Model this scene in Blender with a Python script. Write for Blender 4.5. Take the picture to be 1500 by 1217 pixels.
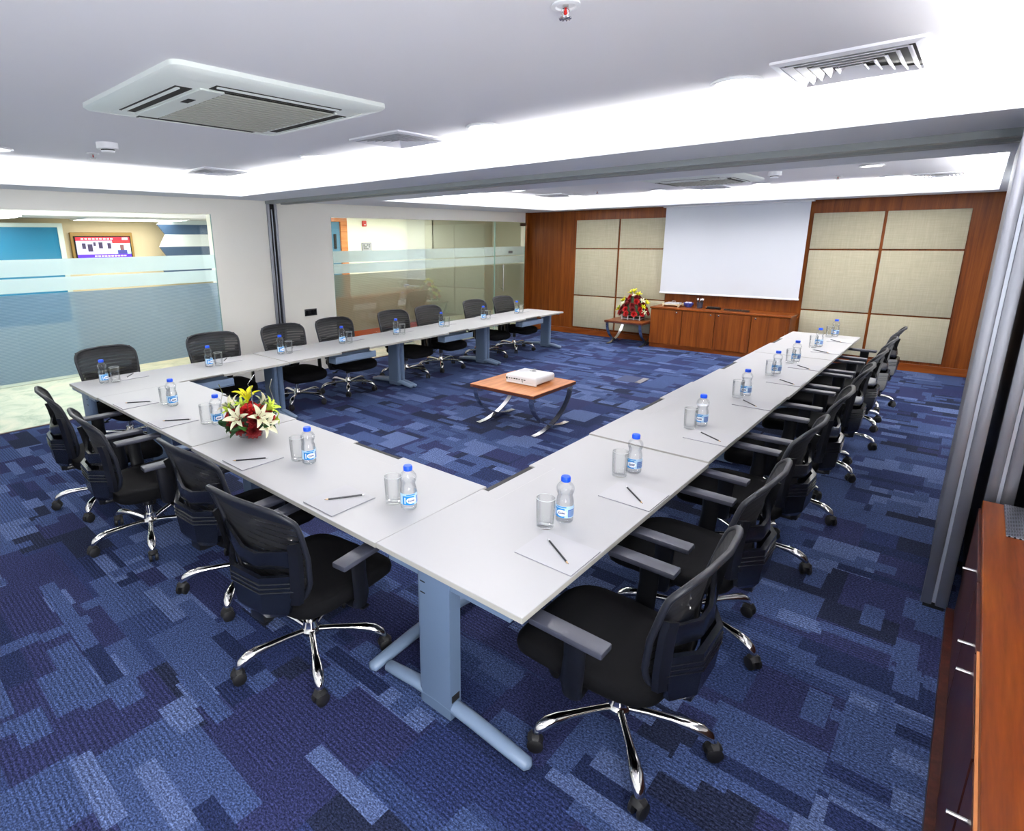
import bpy, bmesh, math, random
from mathutils import Vector, Matrix
random.seed(7)
PI = math.pi
SC = bpy.context.scene
COL = SC.collection
for _o in list(bpy.data.objects):
    bpy.data.objects.remove(_o)

# ------------------------------------------------------------------ camera
CAM = (1.0667, -1.5513, 2.1213)
YAW, PITCH, ROLL, FPX, CX, CY = -0.7384, -0.2493, -0.0101, 835.05, 661.37, 563.01
fwd = Vector((math.sin(YAW)*math.cos(PITCH), math.cos(YAW)*math.cos(PITCH), math.sin(PITCH)))
rgt = Vector((math.cos(YAW), -math.sin(YAW), 0))
upv = rgt.cross(fwd)
cx_ = rgt*math.cos(ROLL) + upv*math.sin(ROLL)
cy_ = upv*math.cos(ROLL) - rgt*math.sin(ROLL)
cd = bpy.data.cameras.new('camera')
cam = bpy.data.objects.new('camera', cd)
COL.objects.link(cam)
cam.matrix_world = Matrix(((cx_.x, cy_.x, -fwd.x, CAM[0]), (cx_.y, cy_.y, -fwd.y, CAM[1]), (cx_.z, cy_.z, -fwd.z, CAM[2]), (0, 0, 0, 1)))
cd.sensor_fit = 'HORIZONTAL'
cd.sensor_width = 36
cd.lens = FPX/1500*36
cd.shift_x = (750-CX)/1500
cd.shift_y = (CY-608.5)/1500
cd.clip_start = 0.02
cd.clip_end = 100
SC.camera = cam

# ------------------------------------------------------------------ world, lights, exposure
W = bpy.data.worlds.new('world')
SC.world = W
W.use_nodes = True
W.node_tree.nodes['Background'].inputs[0].default_value = (0.8, 0.85, 1, 1)
W.node_tree.nodes['Background'].inputs[1].default_value = 0.12
SC.view_settings.view_transform = 'Standard'
SC.view_settings.look = 'None'
SC.view_settings.gamma = 1
SC.view_settings.use_curve_mapping = False
SC.view_settings.exposure = 0.59
SC.cycles.transparent_max_bounces = 32


def area(name, loc, size, energy, color=(1, 1, 1), direction=(0, 0, -1), spread=PI, shape='RECTANGLE'):
    l = bpy.data.lights.new(name, 'AREA')
    l.shape = shape
    l.size = size[0]
    l.size_y = size[1]
    l.energy = energy
    l.color = color
    l.spread = spread
    o = bpy.data.objects.new(name, l)
    COL.objects.link(o)
    o.location = loc
    o.rotation_euler = Vector(direction).to_track_quat('-Z', 'Y').to_euler()
    return o


XL, YB, ZS, ZC = -6.927, 9.986, 2.70, 2.915     # left wall, back wall, soffit, ceiling
XR, YF = 1.95, -3.3                             # right wall, wall behind the camera
NX0, NX1, NY0, NY1 = -6.3, 1.25, -2.7, 2.45     # opening of the near coffer
FX0, FX1, FY0, FY1 = -5.85, 1.11, 4.5, 9.35     # opening of the far coffer
COVE_C = (1.0, 0.985, 0.955)
COVE_W = 25.0          # watts per metre of cove strip


def cove(x0, x1, y0, y1, kf=1.0):
    z = ZS+0.055
    for (loc, sz, d, L) in [((x0-0.16, (y0+y1)/2, z), (0.06, y1-y0), (0.35, 0, 1), y1-y0),
                            ((x1+0.16, (y0+y1)/2, z), (0.06, y1-y0), (-0.35, 0, 1), y1-y0),
                            (((x0+x1)/2, y0-0.16, z), (x1-x0, 0.06), (0, 0.35, 1), x1-x0),
                            (((x0+x1)/2, y1+0.16, z), (x1-x0, 0.06), (0, -0.35, 1), x1-x0)]:
        o = area('cove_lamp', loc, sz, COVE_W*L*(kf if d[1] > 0 else 1.0), COVE_C, d)
        if sz[0] < sz[1]:
            o.rotation_euler = (0, math.atan2(d[0], d[2])+PI, 0)
        else:
            o.rotation_euler = (PI-math.atan2(d[1], d[2]), 0, 0)


cove(NX0, NX1, NY0, NY1, 0.25)
cove(FX0, FX1, FY0, FY1)
# light of the office beyond the glass
# added fill lamps at made-up windows, behind the viewer and at right
area('added_fill', (-2.6, -3.22, 1.55), (5.6, 1.9), 14, (0.9, 0.95, 1.0), (0, 1, 0.05))
area('added_fill', (1.88, -1.75, 1.75), (1.6, 2.6), 135, (0.97, 0.98, 1.0), (-1, 0, 0.1))
area('added_fill', (1.88, 7.0, 1.75), (1.6, 4.8), 40, (0.97, 0.98, 1.0), (-1, 0, 0.1))
area('corridor_lamp', (-7.9, 1.0, 2.66), (0.8, 3.5), 52, (1, 0.97, 0.9))
area('corridor_lamp', (-8.0, 7.0, 2.66), (0.8, 4.5), 75, (1, 0.99, 0.9))

# ------------------------------------------------------------------ materials


def srgb(r, g, b):
    f = lambda c: (c/12.92 if c <= 0.04045 else ((c+0.055)/1.055)**2.4)
    return (f(r/255), f(g/255), f(b/255), 1)


def mat(name, col, rough=0.5, metal=0.0, **kw):
    m = bpy.data.materials.new(name)
    m.use_nodes = True
    b = m.node_tree.nodes['Principled BSDF']
    b.inputs['Base Color'].default_value = col
    b.inputs['Roughness'].default_value = rough
    b.inputs['Metallic'].default_value = metal
    for k, v in kw.items():
        b.inputs[k].default_value = v
    return m


class NT:
    """small helper to write node trees"""
    def __init__(s, m):
        s.t = m.node_tree
        s.b = s.t.nodes.get('Principled BSDF')

    def n(s, typ, **kw):
        nd = s.t.nodes.new(typ)
        for k, v in kw.items():
            setattr(nd, k, v)
        return nd

    def set(s, sock, v):
        if hasattr(v, 'is_linked') or isinstance(v, bpy.types.NodeSocket):
            s.t.links.new(v, sock)
        else:
            sock.default_value = v

    def math(s, op, a, b=None, c=None):
        nd = s.n('ShaderNodeMath', operation=op)
        s.set(nd.inputs[0], a)
        if b is not None:
            s.set(nd.inputs[1], b)
        if c is not None:
            s.set(nd.inputs[2], c)
        return nd.outputs[0]

    def mixc(s, f, a, b, mode='MIX'):
        nd = s.n('ShaderNodeMix', data_type='RGBA', blend_type=mode)
        s.set(nd.inputs['Factor'], f)
        s.set(nd.inputs[6], a)
        s.set(nd.inputs[7], b)
        return nd.outputs[2]

    def ramp(s, f, stops, interp='LINEAR'):
        nd = s.n('ShaderNodeValToRGB')
        cr = nd.color_ramp
        cr.interpolation = interp
        while len(cr.elements) < len(stops):
            cr.elements.new(0.5)
        for e, (p, c) in zip(cr.elements, stops):
            e.position = p
            e.color = c
        s.set(nd.inputs[0], f)
        return nd.outputs[0]

    def noise(s, vec, scale, detail=3, rough=0.5, dist=0.0):
        nd = s.n('ShaderNodeTexNoise')
        s.set(nd.inputs['Vector'], vec)
        nd.inputs['Scale'].default_value = scale
        nd.inputs['Detail'].default_value = detail
        nd.inputs['Roughness'].default_value = rough
        nd.inputs['Distortion'].default_value = dist
        return nd.outputs[0]

    def mapping(s, vec, scale=(1, 1, 1), rot=(0, 0, 0)):
        nd = s.n('ShaderNodeMapping')
        s.set(nd.inputs['Vector'], vec)
        nd.inputs['Scale'].default_value = scale
        nd.inputs['Rotation'].default_value = rot
        return nd.outputs[0]

    def coord(s, which='Object'):
        return s.n('ShaderNodeTexCoord').outputs[which]

    def pos(s):
        return s.n('ShaderNodeNewGeometry').outputs['Position']

    def bump(s, h, strength=0.2, dist=0.01):
        nd = s.n('ShaderNodeBump')
        s.set(nd.inputs['Height'], h)
        nd.inputs['Strength'].default_value = strength
        nd.inputs['Distance'].default_value = dist
        s.t.links.new(nd.outputs[0], s.b.inputs['Normal'])


def wood(name, dark, mid, light, scale, rough=0.35):
    m = mat(name, mid, rough)
    t = NT(m)
    v = t.mapping(t.pos(), scale)
    a = t.noise(v, 1.0, 5, 0.6, 0.6)
    b = t.noise(v, 4.5, 3, 0.6, 0.2)
    f = t.math('ADD', t.math('MULTIPLY', a, 0.65), t.math('MULTIPLY', b, 0.35))
    c = t.ramp(f, [(0.33, dark), (0.5, mid), (0.66, light)])
    t.set(t.b.inputs['Base Color'], c)
    t.b.inputs['Specular IOR Level'].default_value = 0.22
    return m


def carpet():
    m = mat('carpet', (0.1, 0.15, 0.35, 1), 0.95)
    t = NT(m)
    sx = t.n('ShaderNodeSeparateXYZ')
    t.set(sx.inputs[0], t.pos())
    X, Y = sx.outputs[0], sx.outputs[1]

    def layer(lx, ly, k):
        row = t.math('FLOOR', t.math('DIVIDE', t.math('ADD', Y, 50.0+k*0.37), ly))
        w = t.n('ShaderNodeTexWhiteNoise', noise_dimensions='2D')
        cv = t.n('ShaderNodeCombineXYZ')
        t.set(cv.inputs[0], row)
        cv.inputs[1].default_value = 3.1+k
        t.set(w.inputs['Vector'], cv.outputs[0])
        xs = t.math('ADD', t.math('DIVIDE', t.math('ADD', X, 50.0), lx), t.math('MULTIPLY', w.outputs['Value'], 7.0))
        colm = t.math('FLOOR', xs)
        w2 = t.n('ShaderNodeTexWhiteNoise', noise_dimensions='3D')
        cv2 = t.n('ShaderNodeCombineXYZ')
        t.set(cv2.inputs[0], colm)
        t.set(cv2.inputs[1], row)
        cv2.inputs[2].default_value = 1.7*k+0.3
        t.set(w2.inputs['Vector'], cv2.outputs[0])
        return w2.outputs['Value'], w2.outputs['Color']

    pal = [(0.0, srgb(*CP[0])), (0.16, srgb(*CP[1])), (0.34, srgb(*CP[2])), (0.52, srgb(*CP[3])), (0.68, srgb(*CP[4])), (0.82, srgb(*CP[5])), (0.93, srgb(*CP[6]))]
    v1, c1 = layer(0.62, 0.24, 1)
    v2, c2 = layer(0.36, 0.42, 2)
    v3, c3 = layer(0.44, 0.085, 3)
    v4, c4 = layer(0.10, 0.24, 4)
    v5, c5 = layer(0.22, 0.12, 5)

    def ch(c, i):
        s = t.n('ShaderNodeSeparateColor')
        t.set(s.inputs[0], c)
        return s.outputs[i]
    col = t.ramp(v1, pal, 'CONSTANT')
    stripe_sel = ch(c1, 1)
    col = t.mixc(t.math('GREATER_THAN', v2, 0.66), col, t.ramp(ch(c2, 0), pal, 'CONSTANT'))
    col = t.mixc(t.math('GREATER_THAN', v5, 0.80), col, t.ramp(ch(c5, 0), pal, 'CONSTANT'))
    col = t.mixc(t.math('GREATER_THAN', v3, 0.88), col, t.ramp(ch(c3, 1), [(0, srgb(*CP[5])), (0.6, srgb(*CP[6])), (0.85, srgb(*CP[1]))], 'CONSTANT'))
    col = t.mixc(t.math('GREATER_THAN', v4, 0.95), col, srgb(*CP[5]))
    # knitted rows in some of the blocks
    wv = t.math('SINE', t.math('ADD', t.math('MULTIPLY', Y, 2*PI/0.021), t.math('MULTIPLY', t.noise(t.pos(), 60, 2), 6.0)))
    amt = t.math('MULTIPLY_ADD', t.math('GREATER_THAN', stripe_sel, 0.5), 0.24, 0.08)
    fac = t.math('ADD', 1.0, t.math('MULTIPLY', wv, amt))
    # loops of the pile: mottled light and dark yarn
    nz = t.noise(t.mapping(t.pos(), (1.0, 1.5, 1)), 95, 3, 0.75)
    g = t.ramp(nz, [(0.34, (0.22, 0.22, 0.26, 1)), (0.5, (0.9, 0.9, 0.9, 1)), (0.66, (2.3, 2.25, 2.15, 1))])
    col = t.mixc(1.0, col, g, 'MULTIPLY')
    hsv = t.n('ShaderNodeHueSaturation')
    t.set(hsv.inputs['Color'], col)
    t.set(hsv.inputs['Value'], fac)
    t.set(t.b.inputs['Base Color'], hsv.outputs[0])
    t.bump(nz, 0.5, 0.006)
    t.b.inputs['Specular IOR Level'].default_value = 0.1
    return m


CP = [(32, 38, 60), (33, 42, 74), (46, 59, 96), (39, 49, 86), (42, 47, 82), (57, 72, 110), (78, 93, 131)]


def shell(name, tint, edge, gloss=0.06, rough=0.02, gmax=0.9):
    """thin clear glass or plastic: see-through, darker and shinier at grazing angles"""
    m = bpy.data.materials.new(name)
    m.use_nodes = True
    t = NT(m)
    t.t.nodes.remove(t.b)
    out = t.t.nodes['Material Output']
    lw = t.n('ShaderNodeLayerWeight')
    lw.inputs[0].default_value = 0.35
    tr = t.n('ShaderNodeBsdfTransparent')
    t.set(tr.inputs[0], t.mixc(t.math('POWER', lw.outputs['Facing'], 1.6), tint, edge))
    gl = t.n('ShaderNodeBsdfGlossy')
    gl.inputs['Roughness'].default_value = rough
    fr = t.n('ShaderNodeFresnel')
    fr.inputs[0].default_value = 1.45
    mx = t.n('ShaderNodeMixShader')
    t.set(mx.inputs[0], t.math('MINIMUM', t.math('MULTIPLY', fr.outputs[0], gloss/0.035), gmax))
    t.t.links.new(tr.outputs[0], mx.inputs[1])
    t.t.links.new(gl.outputs[0], mx.inputs[2])
    t.t.links.new(mx.outputs[0], out.inputs[0])
    return m


def frost(name, col, see, stripes=False, rough=0.4):
    m = bpy.data.materials.new(name)
    m.use_nodes = True
    t = NT(m)
    t.t.nodes.remove(t.b)
    out = t.t.nodes['Material Output']
    df = t.n('ShaderNodeBsdfDiffuse')
    df.inputs[0].default_value = col
    tl = t.n('ShaderNodeBsdfTranslucent')
    tl.inputs[0].default_value = col
    m1 = t.n('ShaderNodeMixShader')
    m1.inputs[0].default_value = 0.5
    t.t.links.new(df.outputs[0], m1.inputs[1])
    t.t.links.new(tl.outputs[0], m1.inputs[2])
    rf = t.n('ShaderNodeBsdfRefraction')
    rf.inputs['IOR'].default_value = 1.02
    rf.inputs['Roughness'].default_value = rough
    rf.inputs[0].default_value = (0.93, 0.97, 0.97, 1)
    m2 = t.n('ShaderNodeMixShader')
    f = see
    if stripes:
        s = t.n('ShaderNodeSeparateXYZ')
        t.set(s.inputs[0], t.pos())
        f = t.math('ADD', see, t.math('MULTIPLY', t.math('SINE', t.math('MULTIPLY', s.outputs[2], 2*PI/0.017)), 0.22))
    t.set(m2.inputs[0], f)
    t.t.links.new(m1.outputs[0], m2.inputs[1])
    t.t.links.new(rf.outputs[0], m2.inputs[2])
    t.t.links.new(m2.outputs[0], out.inputs[0])
    return m


def emis(name, col, strength):
    m = mat(name, (0, 0, 0, 1), 0.5)
    b = m.node_tree.nodes['Principled BSDF']
    b.inputs['Emission Color'].default_value = col
    b.inputs['Emission Strength'].default_value = strength
    b.inputs['Base Color'].default_value = col
    return m


def mesh_fabric():
    """open weave of the chair backs: black threads with gaps between them"""
    m = mat('chair_mesh', srgb(11, 12, 17), 0.75)
    t = NT(m)
    out = t.t.nodes['Material Output']
    uv = t.coord('UV')
    s = t.n('ShaderNodeSeparateXYZ')
    t.set(s.inputs[0], uv)
    wob = t.math('MULTIPLY', t.noise(uv, 3.0, 2), 2.4)
    a = t.math('SINE', t.math('ADD', t.math('MULTIPLY', s.outputs[1], 2*PI*15), wob))
    f = t.ramp(t.math('MULTIPLY_ADD', a, 0.5, 0.5), [(0.45, (0.04, 0.04, 0.04, 1)), (0.95, (0.15, 0.15, 0.15, 1))])
    tr = t.n('ShaderNodeBsdfTransparent')
    mx = t.n('ShaderNodeMixShader')
    t.set(mx.inputs[0], f)
    t.t.links.new(t.b.outputs[0], mx.inputs[1])
    t.t.links.new(tr.outputs[0], mx.inputs[2])
    t.t.links.new(mx.outputs[0], out.inputs[0])
    return m


M = {}
M['carpet'] = carpet()
M['ceiling'] = mat('ceiling_paint', srgb(230, 229, 233), 0.9)
M['soffit'] = mat('soffit_paint', srgb(222, 226, 232), 0.9)
M['wall'] = mat('cream_wall_paint', srgb(252, 249, 238), 0.85)
M['wallwhite'] = mat('white_wall_paint', srgb(232, 232, 232), 0.85)
M['teak'] = wood('teak_veneer', srgb(84, 38, 9), srgb(116, 58, 15), srgb(136, 74, 24), (16, 16, 0.5), 0.4)
M['teak_h'] = wood('teak_veneer_top', srgb(90, 36, 4), srgb(118, 53, 7), srgb(134, 68, 14), (14, 0.8, 8), 0.35)
M['teak_x'] = wood('teak_veneer_along', srgb(94, 42, 12), srgb(124, 62, 20), srgb(146, 80, 32), (0.8, 14, 8), 0.3)
M['teak_light'] = wood('light_teak', srgb(164, 96, 50), srgb(196, 126, 74), srgb(216, 148, 94), (10, 0.8, 8), 0.4)
M['edge_dark'] = mat('dark_wood_edge', srgb(84, 40, 24), 0.4)
M['mahogany'] = wood('dark_mahogany_gloss', srgb(44, 18, 14), srgb(62, 27, 21), srgb(78, 36, 27), (12, 12, 0.6), 0.38)
M['dark'] = mat('black_gap', srgb(14, 14, 16), 0.8)
M['top'] = mat('white_laminate', srgb(171, 171, 173), 0.42)
M['topedge'] = mat('table_edge_band', srgb(170, 168, 160), 0.5)
M['bluegrey'] = mat('blue_grey_metal', srgb(96, 115, 140), 0.4)
M['bluegrey_d'] = mat('blue_grey_plastic', srgb(116, 135, 160), 0.38)
M['alu'] = mat('brushed_aluminium', srgb(150, 152, 160), 0.38, 0.75)
M['alu_d'] = mat('grey_door_panel', srgb(120, 118, 122), 0.4, 0.4)
M['chrome'] = mat('chrome', srgb(225, 222, 218), 0.10, 1.0)
M['satin'] = mat('satin_steel', srgb(190, 190, 192), 0.25, 1.0)
M['blackpl'] = mat('black_plastic', srgb(12, 13, 17), 0.36)
M['blackpl2'] = mat('black_ribbed_plastic', srgb(14, 17, 25), 0.25)
M['armpad'] = mat('grey_arm_pad', srgb(56, 58, 70), 0.45)
M['fabric'] = mat('black_seat_fabric', srgb(10, 10, 13), 0.9)
M['fabric'].node_tree.nodes['Principled BSDF'].inputs['Specular IOR Level'].default_value = 0.15
M['frame'] = mat('black_back_frame', srgb(18, 21, 30), 0.5)
M['mesh'] = mesh_fabric()
M['rubber'] = mat('black_rubber', srgb(18, 18, 20), 0.55)
M['pet'] = shell('clear_bottle_plastic', (0.99, 0.992, 0.996, 1), (0.84, 0.87, 0.90, 1), 0.022, 0.06, 0.30)
M['tumbler'] = shell('clear_glass', (0.985, 0.988, 0.988, 1), (0.80, 0.83, 0.83, 1), 0.025, 0.02, 0.35)
M['pane'] = shell('window_glass', (0.955, 0.975, 0.968, 1), (0.86, 0.91, 0.89, 1), 0.02, 0.0, 0.5)
M['pane_edge'] = mat('green_glass_edge', srgb(150, 180, 170), 0.2)
M['film'] = frost('frosted_film', srgb(236, 247, 250), 0.25)
M['film_warm_lit'] = frost('striped_film_warm_lit', srgb(166, 168, 152), 0.40, True)  # same film again, with the warm light from behind put into its colour
M['film_grey'] = frost('striped_film', srgb(160, 182, 204), 0.36, True)
M['cap'] = mat('blue_cap', srgb(10, 80, 225), 0.35)
M['label'] = mat('pale_blue_label', srgb(176, 208, 232), 0.4)
M['label_blue'] = mat('label_blue', srgb(10, 130, 205), 0.4)
M['label_navy'] = mat('label_navy', srgb(70, 100, 170), 0.4)
M['ink_white'] = mat('label_white', srgb(240, 245, 250), 0.4)
M['paper'] = mat('notepad_paper', srgb(178, 178, 182), 0.7)
M['paper_edge'] = mat('notepad_edge', srgb(150, 150, 158), 0.7)
M['pencil'] = mat('black_pencil_paint', srgb(20, 20, 28), 0.35)
M['pencil_wood'] = mat('bare_pencil_wood', srgb(205, 170, 125), 0.6)
M['eraser'] = mat('white_eraser', srgb(225, 225, 225), 0.6)
M['white_pl'] = mat('white_plastic', srgb(232, 233, 236), 0.35)
M['ac_white'] = mat('off_white_plastic', srgb(214, 220, 216), 0.4)
M['ac_grille'] = mat('grille_plastic', srgb(168, 170, 160), 0.5)
M['vent'] = mat('vent_white', srgb(226, 226, 232), 0.5)
M['darkvent'] = mat('dark_duct', srgb(40, 38, 34), 0.8)
M['bulb'] = emis('lamp_diffuser', (1, 0.98, 0.95, 1), 5.0)
M['screen'] = mat('projection_fabric', srgb(206, 210, 217), 0.85)
M['rose'] = mat('red_petals', srgb(118, 6, 12), 0.65)
M['rose2'] = mat('bright_red_petals', srgb(180, 10, 12), 0.6)
M['lily'] = mat('cream_lily_petals', srgb(238, 236, 205), 0.55)
M['lily_y'] = mat('yellow_lily_petals', srgb(226, 220, 20), 0.55)
M['lily_g'] = mat('lime_lily_petals', srgb(190, 214, 70), 0.55)
M['stamen'] = mat('brown_stamens', srgb(120, 70, 30), 0.7)
M['leaf'] = mat('dark_green_leaves', srgb(28, 74, 30), 0.5)
M['leaf2'] = mat('mid_green_leaves', srgb(56, 110, 40), 0.5)
M['red'] = mat('red_plastic', srgb(200, 50, 45), 0.4)
M['glassred'] = mat('sprinkler_bulb', srgb(190, 30, 25), 0.2)
M['bluebowl'] = mat('blue_glaze', srgb(70, 80, 165), 0.3)
M['cream_pl'] = mat('cream_tray', srgb(222, 205, 170), 0.5)


def linen():
    m = mat('beige_linen', srgb(196, 190, 166), 0.9)
    t = NT(m)
    a = t.noise(t.mapping(t.pos(), (60, 60, 4)), 1.0, 3, 0.6)
    b = t.noise(t.mapping(t.pos(), (4, 4, 60)), 1.0, 3, 0.6)
    f = t.math('ADD', t.math('MULTIPLY', a, 0.5), t.math('MULTIPLY', b, 0.5))
    t.set(t.b.inputs['Base Color'], t.ramp(f, [(0.30, srgb(166, 160, 136)), (0.52, srgb(176, 170, 146)), (0.72, srgb(186, 180, 157))]))
    t.bump(f, 0.15, 0.004)
    return m


def marble():
    m = mat('pale_marble', srgb(196, 206, 190), 0.15)
    t = NT(m)
    a = t.noise(t.pos(), 1.6, 6, 0.65, 1.5)
    t.set(t.b.inputs['Base Color'], t.ramp(a, [(0.35, srgb(170, 186, 172)), (0.5, srgb(206, 212, 198)), (0.65, srgb(226, 222, 206))]))
    return m


def pebbles():
    m = mat('dark_pebbles', srgb(80, 78, 66), 0.7)
    t = NT(m)
    v = t.n('ShaderNodeTexVoronoi')
    v.inputs['Scale'].default_value = 14
    t.set(v.inputs['Vector'], t.pos())
    t.set(t.b.inputs['Base Color'], t.ramp(v.outputs['Distance'], [(0.2, srgb(196, 188, 160)), (0.45, srgb(70, 70, 56)), (0.7, srgb(24, 26, 20))]))
    return m


def perforated():
    m = mat('perforated_steel', srgb(150, 152, 160), 0.35, 0.8)
    t = NT(m)
    v = t.n('ShaderNodeTexVoronoi')
    v.inputs['Scale'].default_value = 75
    v.inputs['Randomness'].default_value = 0.0
    t.set(v.inputs['Vector'], t.mapping(t.pos(), (1, 1, 0), (0, 0, PI/4)))
    t.set(t.b.inputs['Base Color'], t.ramp(v.outputs['Distance'], [(0.30, srgb(36, 36, 42)), (0.36, srgb(165, 168, 178))]))
    return m


M['linen'] = linen()
M['marble'] = marble()
M['pebble'] = pebbles()
M['perf'] = perforated()

# ------------------------------------------------------------------ mesh builder


class MB:
    def __init__(s):
        s.v = []
        s.f = []
        s.mi = []
        s.uv = {}
        s.cur = 0

    def mi_(s, i):
        s.cur = i
        return s

    def add(s, vs, fs):
        b = len(s.v)
        s.v += [tuple(v) for v in vs]
        for f in fs:
            s.f.append([b+i for i in f])
            s.mi.append(s.cur)
        return b

    def box(s, x0, x1, y0, y1, z0, z1, bev=0.0, seg=2):
        if bev <= 0:
            s.add([(x0, y0, z0), (x1, y0, z0), (x1, y1, z0), (x0, y1, z0), (x0, y0, z1), (x1, y0, z1), (x1, y1, z1), (x0, y1, z1)],
                  [(0, 3, 2, 1), (4, 5, 6, 7), (0, 1, 5, 4), (1, 2, 6, 5), (2, 3, 7, 6), (3, 0, 4, 7)])
        else:
            bm = bmesh.new()
            bmesh.ops.create_cube(bm, size=1)
            for v in bm.verts:
                v.co = ((x0+x1)/2+v.co.x*(x1-x0), (y0+y1)/2+v.co.y*(y1-y0), (z0+z1)/2+v.co.z*(z1-z0))
            bmesh.ops.bevel(bm, geom=list(bm.edges), offset=bev, segments=seg, affect='EDGES', profile=0.5)
            s.bm(bm)
        return s

    def bm(s, bm, mtx=None):
        bm.verts.index_update()
        vs = [(mtx @ v.co if mtx else v.co.copy()) for v in bm.verts]
        s.add(vs, [[v.index for v in f.verts] for f in bm.faces])
        bm.free()
        return s

    def rings(s, rings, cap0=True, cap1=True, closed=True):
        n = len(rings[0])
        vs = [p for r in rings for p in r]
        fs = []
        for i in range(len(rings)-1):
            for j in range(n if closed else n-1):
                k = (j+1) % n
                fs.append((i*n+j, i*n+k, (i+1)*n+k, (i+1)*n+j))
        if cap0:
            fs.append(tuple(reversed(range(n))))
        if cap1:
            fs.append(tuple((len(rings)-1)*n+j for j in range(n)))
        s.add(vs, fs)
        return s

    def lathe(s, prof, n=24, c=(0, 0, 0), cap0=True, cap1=True):
        rs = [[(c[0]+r*math.cos(2*PI*j/n), c[1]+r*math.sin(2*PI*j/n), c[2]+z) for j in range(n)] for r, z in prof]
        return s.rings(rs, cap0, cap1)

    def tube(s, pts, rad, n=10, flat=None, caps=True):
        """round tube along points; rad is a number or a list; flat=(a,b) scales the two cross axes"""
        P = [Vector(p) for p in pts]
        R = rad if isinstance(rad, (list, tuple)) else [rad]*len(P)
        rs = []
        ref = None
        for i, p in enumerate(P):
            d = (P[min(i+1, len(P)-1)]-P[max(i-1, 0)]).normalized()
            if ref is None:
                ref = Vector((0, 0, 1)) if abs(d.z) < 0.9 else Vector((1, 0, 0))
            a = d.cross(ref)
            if a.length < 1e-5:
                a = d.cross(Vector((1, 0, 0)))
            a.normalize()
            b = a.cross(d).normalized()
            ref = b
            fa, fb = flat or (1, 1)
            rs.append([p+a*(R[i]*fa*math.cos(2*PI*j/n))+b*(R[i]*fb*math.sin(2*PI*j/n)) for j in range(n)])
        for r in rs:
            r.reverse()
        return s.rings(rs, caps, caps)

    def loop_tube(s, pts, rad, n=8):
        P = [Vector(p) for p in pts]
        m = len(P)
        cen = sum(P, Vector())/m
        rs = []
        for i, p in enumerate(P):
            d = (P[(i+1) % m]-P[i-1]).normalized()
            o = (p-cen)
            b = d.cross(o).normalized()
            a = b.cross(d).normalized()
            rs.append([p+a*(rad*math.cos(2*PI*j/n))+b*(rad*math.sin(2*PI*j/n)) for j in range(n)])
        vs = [q for r in rs for q in r]
        fs = []
        for i in range(m):
            for j in range(n):
                k = (j+1) % n
                i2 = (i+1) % m
                fs.append((i*n+j, i2*n+j, i2*n+k, i*n+k))
        s.add(vs, fs)
        return s

    def cyl(s, c, r, h, n=20):
        return s.lathe([(r, 0), (r, h)], n, c)

    def prism(s, poly, z0, z1):
        n = len(poly)
        s.add([(x, y, z0) for x, y in poly]+[(x, y, z1) for x, y in poly],
              [tuple(reversed(range(n))), tuple(range(n, 2*n))]+[(i, (i+1) % n, n+(i+1) % n, n+i) for i in range(n)])
        return s

    def grid(s, fn, nu, nv, uv=False, thick=0.0):
        P = [[Vector(fn(i/nu, j/nv)) for i in range(nu+1)] for j in range(nv+1)]
        vs = [p for r in P for p in r]
        fs = []
        for j in range(nv):
            for i in range(nu):
                a = j*(nu+1)+i
                fs.append((a, a+1, a+nu+2, a+nu+1))
        b = s.add(vs, fs)
        if uv:
            for j in range(nv+1):
                for i in range(nu+1):
                    s.uv[b+j*(nu+1)+i] = (i/nu, j/nv)
        return s

    def build(s, name, mats, parent=None, smooth=35, loc=None):
        me = bpy.data.meshes.new(name)
        me.from_pydata(s.v, [], s.f)
        for m in (mats if isinstance(mats, (list, tuple)) else [mats]):
            me.materials.append(m)
        if any(s.mi):
            me.polygons.foreach_set('material_index', s.mi)
        if s.uv:
            ul = me.uv_layers.new(name='UVMap')
            for l in me.loops:
                ul.data[l.index].uv = s.uv.get(l.vertex_index, (0, 0))
        bm = bmesh.new()
        bm.from_mesh(me)
        bmesh.ops.recalc_face_normals(bm, faces=bm.faces)
        bm.to_mesh(me)
        bm.free()
        if smooth:
            me.polygons.foreach_set('use_smooth', [True]*len(me.polygons))
            me.set_sharp_from_angle(angle=math.radians(smooth))
        me.update()
        o = bpy.data.objects.new(name, me)
        COL.objects.link(o)
        if parent:
            o.parent = parent
        if loc:
            o.location = loc
        return o


def thing(name, label, cat, loc=(0, 0, 0), rz=0.0, group=None):
    o = bpy.data.objects.new(name, None)
    COL.objects.link(o)
    o.location = loc
    o.rotation_euler = (0, 0, rz)
    o.empty_display_size = 0.1
    o['label'] = label
    o['category'] = cat
    if group:
        o['group'] = group
    return o


def tag(o, label, cat, group=None, kind=None):
    o['label'] = label
    o['category'] = cat
    if group:
        o['group'] = group
    if kind:
        o['kind'] = kind
    return o


def struct(name, mb, mats, label=None, parent=None, smooth=35):
    o = mb.build(name, mats, parent, smooth)
    if not parent:
        o['kind'] = 'structure'
        if label:
            o['label'] = label
            o['category'] = name.split('_')[0]
    return o


def dup(root, loc, rz, label, group=None):
    r = root.copy()
    COL.objects.link(r)
    r.location = loc
    r.rotation_euler = (0, 0, rz)
    r['label'] = label
    if group:
        r['group'] = group
    for ch in list(root.children):
        c = ch.copy()
        COL.objects.link(c)
        c.parent = r
        for g in list(ch.children):
            d = g.copy()
            COL.objects.link(d)
            d.parent = c
    return r


ORD = ['first', 'second', 'third', 'fourth', 'fifth', 'sixth', 'seventh', 'eighth']

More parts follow.
